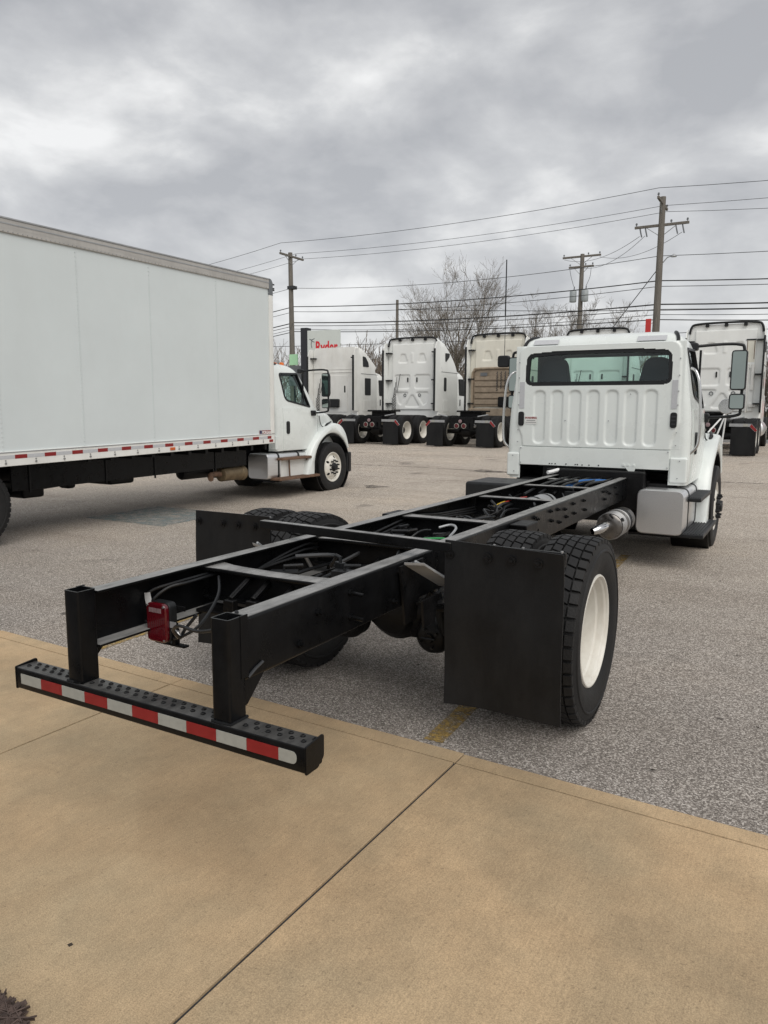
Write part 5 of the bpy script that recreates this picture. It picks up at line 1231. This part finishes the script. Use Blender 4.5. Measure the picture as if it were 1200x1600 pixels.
spec = [  # height at right pole, at left pole, slope on to the right, y offset, radius, sag
 (12.05, 12.10, 11.66, -1.15, .016, .30), (11.62, 11.72, 11.36, .42, .014, .30), (11.50, 11.52, 11.0, 1.15, .014, .32),
 (9.19, 9.50, 8.95, 0, .018, .45), (8.05, 8.35, 7.75, .15, .034, .30), (7.78, 8.03, 7.52, .15, .020, .35), (6.93, 7.34, 6.72, .2, .042, .25), (6.69, 7.14, 6.5, .2, .024, .22), (6.44, 6.93, 6.2, .2, .018, .3), (6.20, 6.77, 5.93, .2, .03, .2)]
for i, (zr, zl_, ze, oy, r_, sag) in enumerate(spec):
    A, Bp = Vector((-4.66, 37+oy, zr)), Vector((-27.5, 38+oy, zl_)); E_ = Vector((30, 35+oy, zr+.2)); G_ = Vector((-60, 40+oy, zl_-.6))
    pts = wire(E_, A, abs(zr-ze)*1.5+.3, r_, 0, '', '')[:-1]+wire(A, Bp, sag, r_, 0, '', '')[:-1]+wire(Bp, G_, .9, r_, 0, '', '')
    tag(obj('overhead_wire', MB().tube(pts, r_*.8, 5), 'wire_black'), ORD[i]+' line at the tall right pole, counting from its top', 'overhead line', 'overhead lines along the street')
for i, (ax, bx, zb_) in enumerate(((-5.66, -12.6, 11.6), (-5.41, -11.5, 11.0), (-3.71, -10.3, 11.6))):
    tag(obj('overhead_wire', MB().tube(wire((ax, 37, 10.2), (bx, 48, zb_), .5, .01, 0, '', ''), .012, 5), 'wire_grey'), ['left', 'middle', 'right'][i]+' of three faint lines from the lower crossarm back to the transformer pole', 'overhead line', 'branch lines across the street')
tag(obj('guy_wire', MB().tube([(-4.75, 37, 8.55), (-12.0, 42, 1.0)], .020, 5), 'wire_black'), 'slanting guy line running down left from the tall right pole', 'guy line')
tag(obj('overhead_wire', MB().tube(wire((-27.5, 38, 7.3), (-22, 30.3, 6.1), .3, .01, 0, '', ''), .014, 5), 'wire_black'), 'service line dropping from the left pole to the sign', 'overhead line')
tag(obj('overhead_wire', MB().tube(wire((-25.2, 48, 9.2), (60, 47, 8.6), 1.6, .01, 0, '', '', k=30), .022, 5), 'wire_black'), 'far line along the other side of the street, at the short pole top', 'overhead line')
tag(obj('overhead_wire', MB().tube(wire((-70, 49, 7.9), (60, 47, 7.6), 1.2, .01, 0, '', '', k=30), .020, 5), 'wire_black'), 'far line along the other side of the street, just below the transformers', 'overhead line')
hb2 = tag(obj('red_banner', MB().box(-5.14, -4.88, 36.86, 36.9, 5.2, 6.22), 'red_paint'), 'small red banner board beside the tall right pole, above the cab roof', 'banner')

# ------------------------------------------------------------------ sign
sg = tag(empty('pylon_sign', (-21.7, 31.0, .45)), 'white pylon sign with red lettering behind the leftmost tractor', 'sign')
a0 = R(6); 
sg.rotation_euler = (0, 0, a0)
obj('cabinet', MB().box(-.02, 2.31, 0, .05, 3.55, 5.40), 'sign_white', sg, bevel=.02)
obj('sign_face', MB().box(.36, 2.33, -.035, 0, 3.60, 5.42), 'sign_white', sg, bevel=.005)
obj('edge_post', MB().box(-.05, .35, -.05, .40, 0, 5.58), 'sign_black', sg, bevel=.01)
obj('far_post', MB().box(1.9, 2.1, .05, .3, 0, 3.6), 'sign_black', sg)
FAm = Matrix(((1, 0, 0, 0), (0, 0, -1, 0), (0, 1, 0, 0), (0, 0, 0, 1)))
text_mesh('lettering', 'Ryder', .82, 'sign_red', sg, Matrix.Translation((1.50, -.04, 4.52)) @ FAm, bold=.022, extrude=.006, sx=.66)
lg = MB()
for pts in ([(.48, 4.96), (.62, 4.90), (.80, 4.99), (.80, 5.02), (.62, 4.95), (.49, 5.0)], [(.60, 4.93), (.70, 4.86), (.80, 4.83), (.80, 4.80), (.68, 4.83), (.58, 4.90)], [(.60, 4.86), (.575, 4.70), (.60, 4.55), (.64, 4.50), (.66, 4.53), (.63, 4.58), (.615, 4.70), (.63, 4.84)]): lg.prism(pts, 'y', -.045, -.037)
obj('emblem', lg, 'sign_grey', sg)
sb = tag(empty('small_sign', (-22.75, 31.4, .5)), 'small sign with green panel above a grey box, left of the pylon sign', 'sign')
obj('green_panel', MB().box(-.05, .50, -.06, 0, 3.62, 4.20), 'sign_green', sb, bevel=.005)
obj('grey_panel', MB().box(-.10, .78, -.08, .04, 2.5, 3.58), 'sign_grey', sb, bevel=.01)
obj('post', MB().box(.2, .3, -.03, .03, 0, 3.6), 'sign_black', sb)

# ------------------------------------------------------------------ bare trees
def grow(rnd, height, spread, levels, nseg=4, trunk_r=.22, rmin=.0105, fork=.2, splits=(2, 3), width=.46):
    """trunk and rising limbs reach for points on a rounded crown; each limb carries ever finer twigs"""
    tr_, br_ = MB(), MB(); H = height
    def limb(a_, b_, r0, r1, lv, k=6, sag=.06):
        a_, b_ = Vector(a_), Vector(b_); d = (b_-a_).length; pts = []; rs = []
        o1 = Vector((rnd.uniform(-1, 1), rnd.uniform(-1, 1), rnd.uniform(-.3, .3)))*d*sag
        for i in range(k+1):
            t = i/k; q = a_.lerp(b_, t)+o1*math.sin(math.pi*t)+Vector((0, 0, -d*.10*math.sin(math.pi*t)))
            if 0 < i < k: q += Vector((rnd.uniform(-1, 1), rnd.uniform(-1, 1), rnd.uniform(-1, 1)))*d*.018
            pts.append(q); rs.append(max(r0+(r1-r0)*t, rmin*.8))
        (tr_ if lv <= 1 else br_).tube(pts, rs, 7 if lv == 0 else 5 if lv == 1 else 3, cap=False)
        return pts, rs
    def twigs(pts, rs, L_, lv):
        if lv > levels: return
        n_ = rnd.randint(*splits)+(3 if lv <= 3 else 1)
        for k in range(n_):
            f = rnd.uniform(.22, .98); i = min(len(pts)-2, int(f*(len(pts)-1))); p = pts[i].lerp(pts[i+1], f*(len(pts)-1)-i); ax = (pts[i+1]-pts[i]).normalized()
            u = ax.orthogonal().normalized(); u.rotate(Matrix.Rotation(rnd.uniform(0, 6.283), 3, ax)); ang = rnd.uniform(.4, .95)*spread
            nd = ax*math.cos(ang)+u*math.sin(ang); nd.z += .12; nd.normalize(); l_ = L_*rnd.uniform(.45, .8)*(1.15-.5*f)
            r0 = max(rs[i]*.55, rmin); q, r_ = limb(p, p+nd*l_, r0, r0*.45, lv, 3, .07); twigs(q, r_, l_, lv+1)
    pts, rs = limb((0, 0, -.2), (rnd.uniform(-.02, .02)*H, 0, H*.50), trunk_r, trunk_r*.42, 0, 7, .015)
    nl = (26 if H > 12 else 15) if H > 2 else 7
    for k in range(nl):
        f = .42+.57*k/(nl-1); i = min(len(pts)-2, int(f*(len(pts)-1))); p = pts[i].lerp(pts[i+1], f*(len(pts)-1)-i)
        az = k*2.4+rnd.uniform(-.4, .4); hh = .60+.38*((k*.618) % 1) if k < nl-2 else 1.0
        rad = width*H*math.sqrt(max(.02, 1-((hh-.62)/.42)**2))*rnd.uniform(.75, 1.0)*(.35 if k >= nl-2 else 1)
        b_ = Vector((rad*math.cos(az), rad*math.sin(az), H*hh)); r0 = max(rs[i]*rnd.uniform(.5, .68), rmin*2)
        q, r_ = limb(p, b_, r0, rmin, 1, 7, .05); twigs(q, r_, (b_-p).length*.62, 2)
    twigs(pts[4:], rs[4:], H*.3, 2)
    k = H/max(v[2] for v in br_.v)
    for m_ in (tr_, br_): m_.v = [(a_*k, b_*k, c_*k) for a_, b_, c_ in m_.v]
    return tr_, br_
def tree(x, y, h, seed, label, spread=1.0, levels=6, tr=.24, splits=(2, 3), group='bare trees across the street', width=.30):
    rnd = random.Random(seed); a_, b_ = grow(rnd, h, spread, levels, trunk_r=tr, splits=splits, width=width)
    t = tag(empty('bare_tree', (x, y, .45)), label, 'tree', group)
    obj('trunk', a_, 'bark', t, ang=60, fix=False); obj('crown', b_, 'bark', t, ang=60, fix=False); return t
tree(-24.9, 58, 14.9, 33, 'largest bare tree, wide fan of branches above the middle tractors', .88, 4, .24, (2, 4), width=.44)
tree(-17.6, 57, 11.2, 9, 'bare tree right of the aerial, left of the transformer pole', .9, 4, .17, (2, 3))
tree(-15.4, 60, 11.0, 14, 'slim bare tree just left of the transformer pole, behind another', .8, 4, .15, (2, 3))
tree(-11.0, 57, 9.9, 23, 'small bare tree between the transformer pole and the tall right pole', .95, 4, .15, (2, 3), width=.34)
tree(-20.6, 62, 9.4, 31, 'low bare tree showing to the left of the whip aerial', .95, 4, .14, (2, 3))
# far woods, one mass of bare brushwood
wb = MB(); rnd = random.Random(77); vars_ = []
for k in range(5):
    a_, b_ = grow(random.Random(100+k), 1.0, .8, 3, trunk_r=.010, rmin=.002, splits=(1, 2), width=.26); vars_.append((a_.v+b_.v, a_.f+[tuple(i+len(a_.v) for i in f) for f in b_.f]))
for k in range(240):
    x = rnd.uniform(-95, 25); y = rnd.uniform(72, 100); h = rnd.uniform(5.5, 9.5)+(1.5 if x < -40 else 0); vs_, fs_ = vars_[k % 5]; an_ = rnd.uniform(0, 6.28); c_, s_ = math.cos(an_)*h*1.15, math.sin(an_)*h*1.15
    wb.add([(x+vx*c_-vy*s_, y+vx*s_+vy*c_, .4+vz*h) for vx, vy, vz in vs_], fs_)
o = obj('far_woods', wb, 'bark_far', ang=60, fix=False); o['kind'] = 'stuff'; tag(o, 'brown mass of bare brushwood along the horizon', 'woods')
ub = MB()
for k in range(5200):
    x = rnd.uniform(-95, 25); y = rnd.uniform(70, 84); h = rnd.uniform(1.2, 4.2); dx, dy = rnd.uniform(-.5, .5), rnd.uniform(-.3, .3)
    ub.add([(x-.03, y, .4), (x+.03, y, .4), (x+dx, y+dy, .4+h)], [(0, 1, 2)])
o = obj('undergrowth', ub, 'bark_far', fix=False); o['kind'] = 'stuff'; tag(o, 'brown leafless undergrowth below the far woods', 'undergrowth')
# at the right edge: a low grey building and a red lorry cab beyond the kerb
gb = tag(empty('grey_building', (5.2, 66, .45)), 'low grey building at the far right edge behind the rightmost tractor', 'building')
obj('wall', MB().box(-5.5, 12, 0, 10, 0, 4.6), 'building_grey', gb); obj('roof', MB().box(-5.8, 12.3, -.3, 10.3, 4.6, 5.0), 'sign_grey', gb, bevel=.05)
for k in range(5): obj('window', MB().box(-4.6+3*k, -3.0+3*k, -.03, .02, 1.2, 3.0), 'black_plastic', gb)
rl = tag(empty('red_lorry', (1.75, 36.2, .48)), 'red lorry cab glimpsed at the right edge behind the rightmost tractor', 'lorry')
cr = [[(a_, b_, z) for a_, b_ in rrect(-1.1, 1.1, 0, d_, .15)] for z, d_ in ((.9, 2.0), (1.6, 2.0), (2.3, 1.75), (2.65, 1.6), (2.75, 1.3))]
obj('cab', MB().loft(cr), 'red_paint', rl, ang=40); obj('window', MB().box(-.9, .9, -.02, .05, 1.75, 2.4), 'black_plastic', rl)
obj('chassis', MB().box(-.5, .5, -2.5, 3.0, .55, .95), 'black_grime', rl)
for s in (-1, 1):
    for y in (-1.4, 1.5): wheel(rl, (s*.95, y, .515), s, 'steer')

# small fixings too fine to pick apart stay one part each
for o in S.objects:
    if o.name.split('.')[0] in ('grip_dimples', 'rivet', 'lens_screw', 'lens_ribs', 'reverse_window', 'mounting_holes', 'step_tread', 'fine_print', 'chamber_bolt', 'clearance_lamp', 'rust_streak', 'rain_streak', 'trim_clip') and o.parent: o['kind'] = 'stuff'
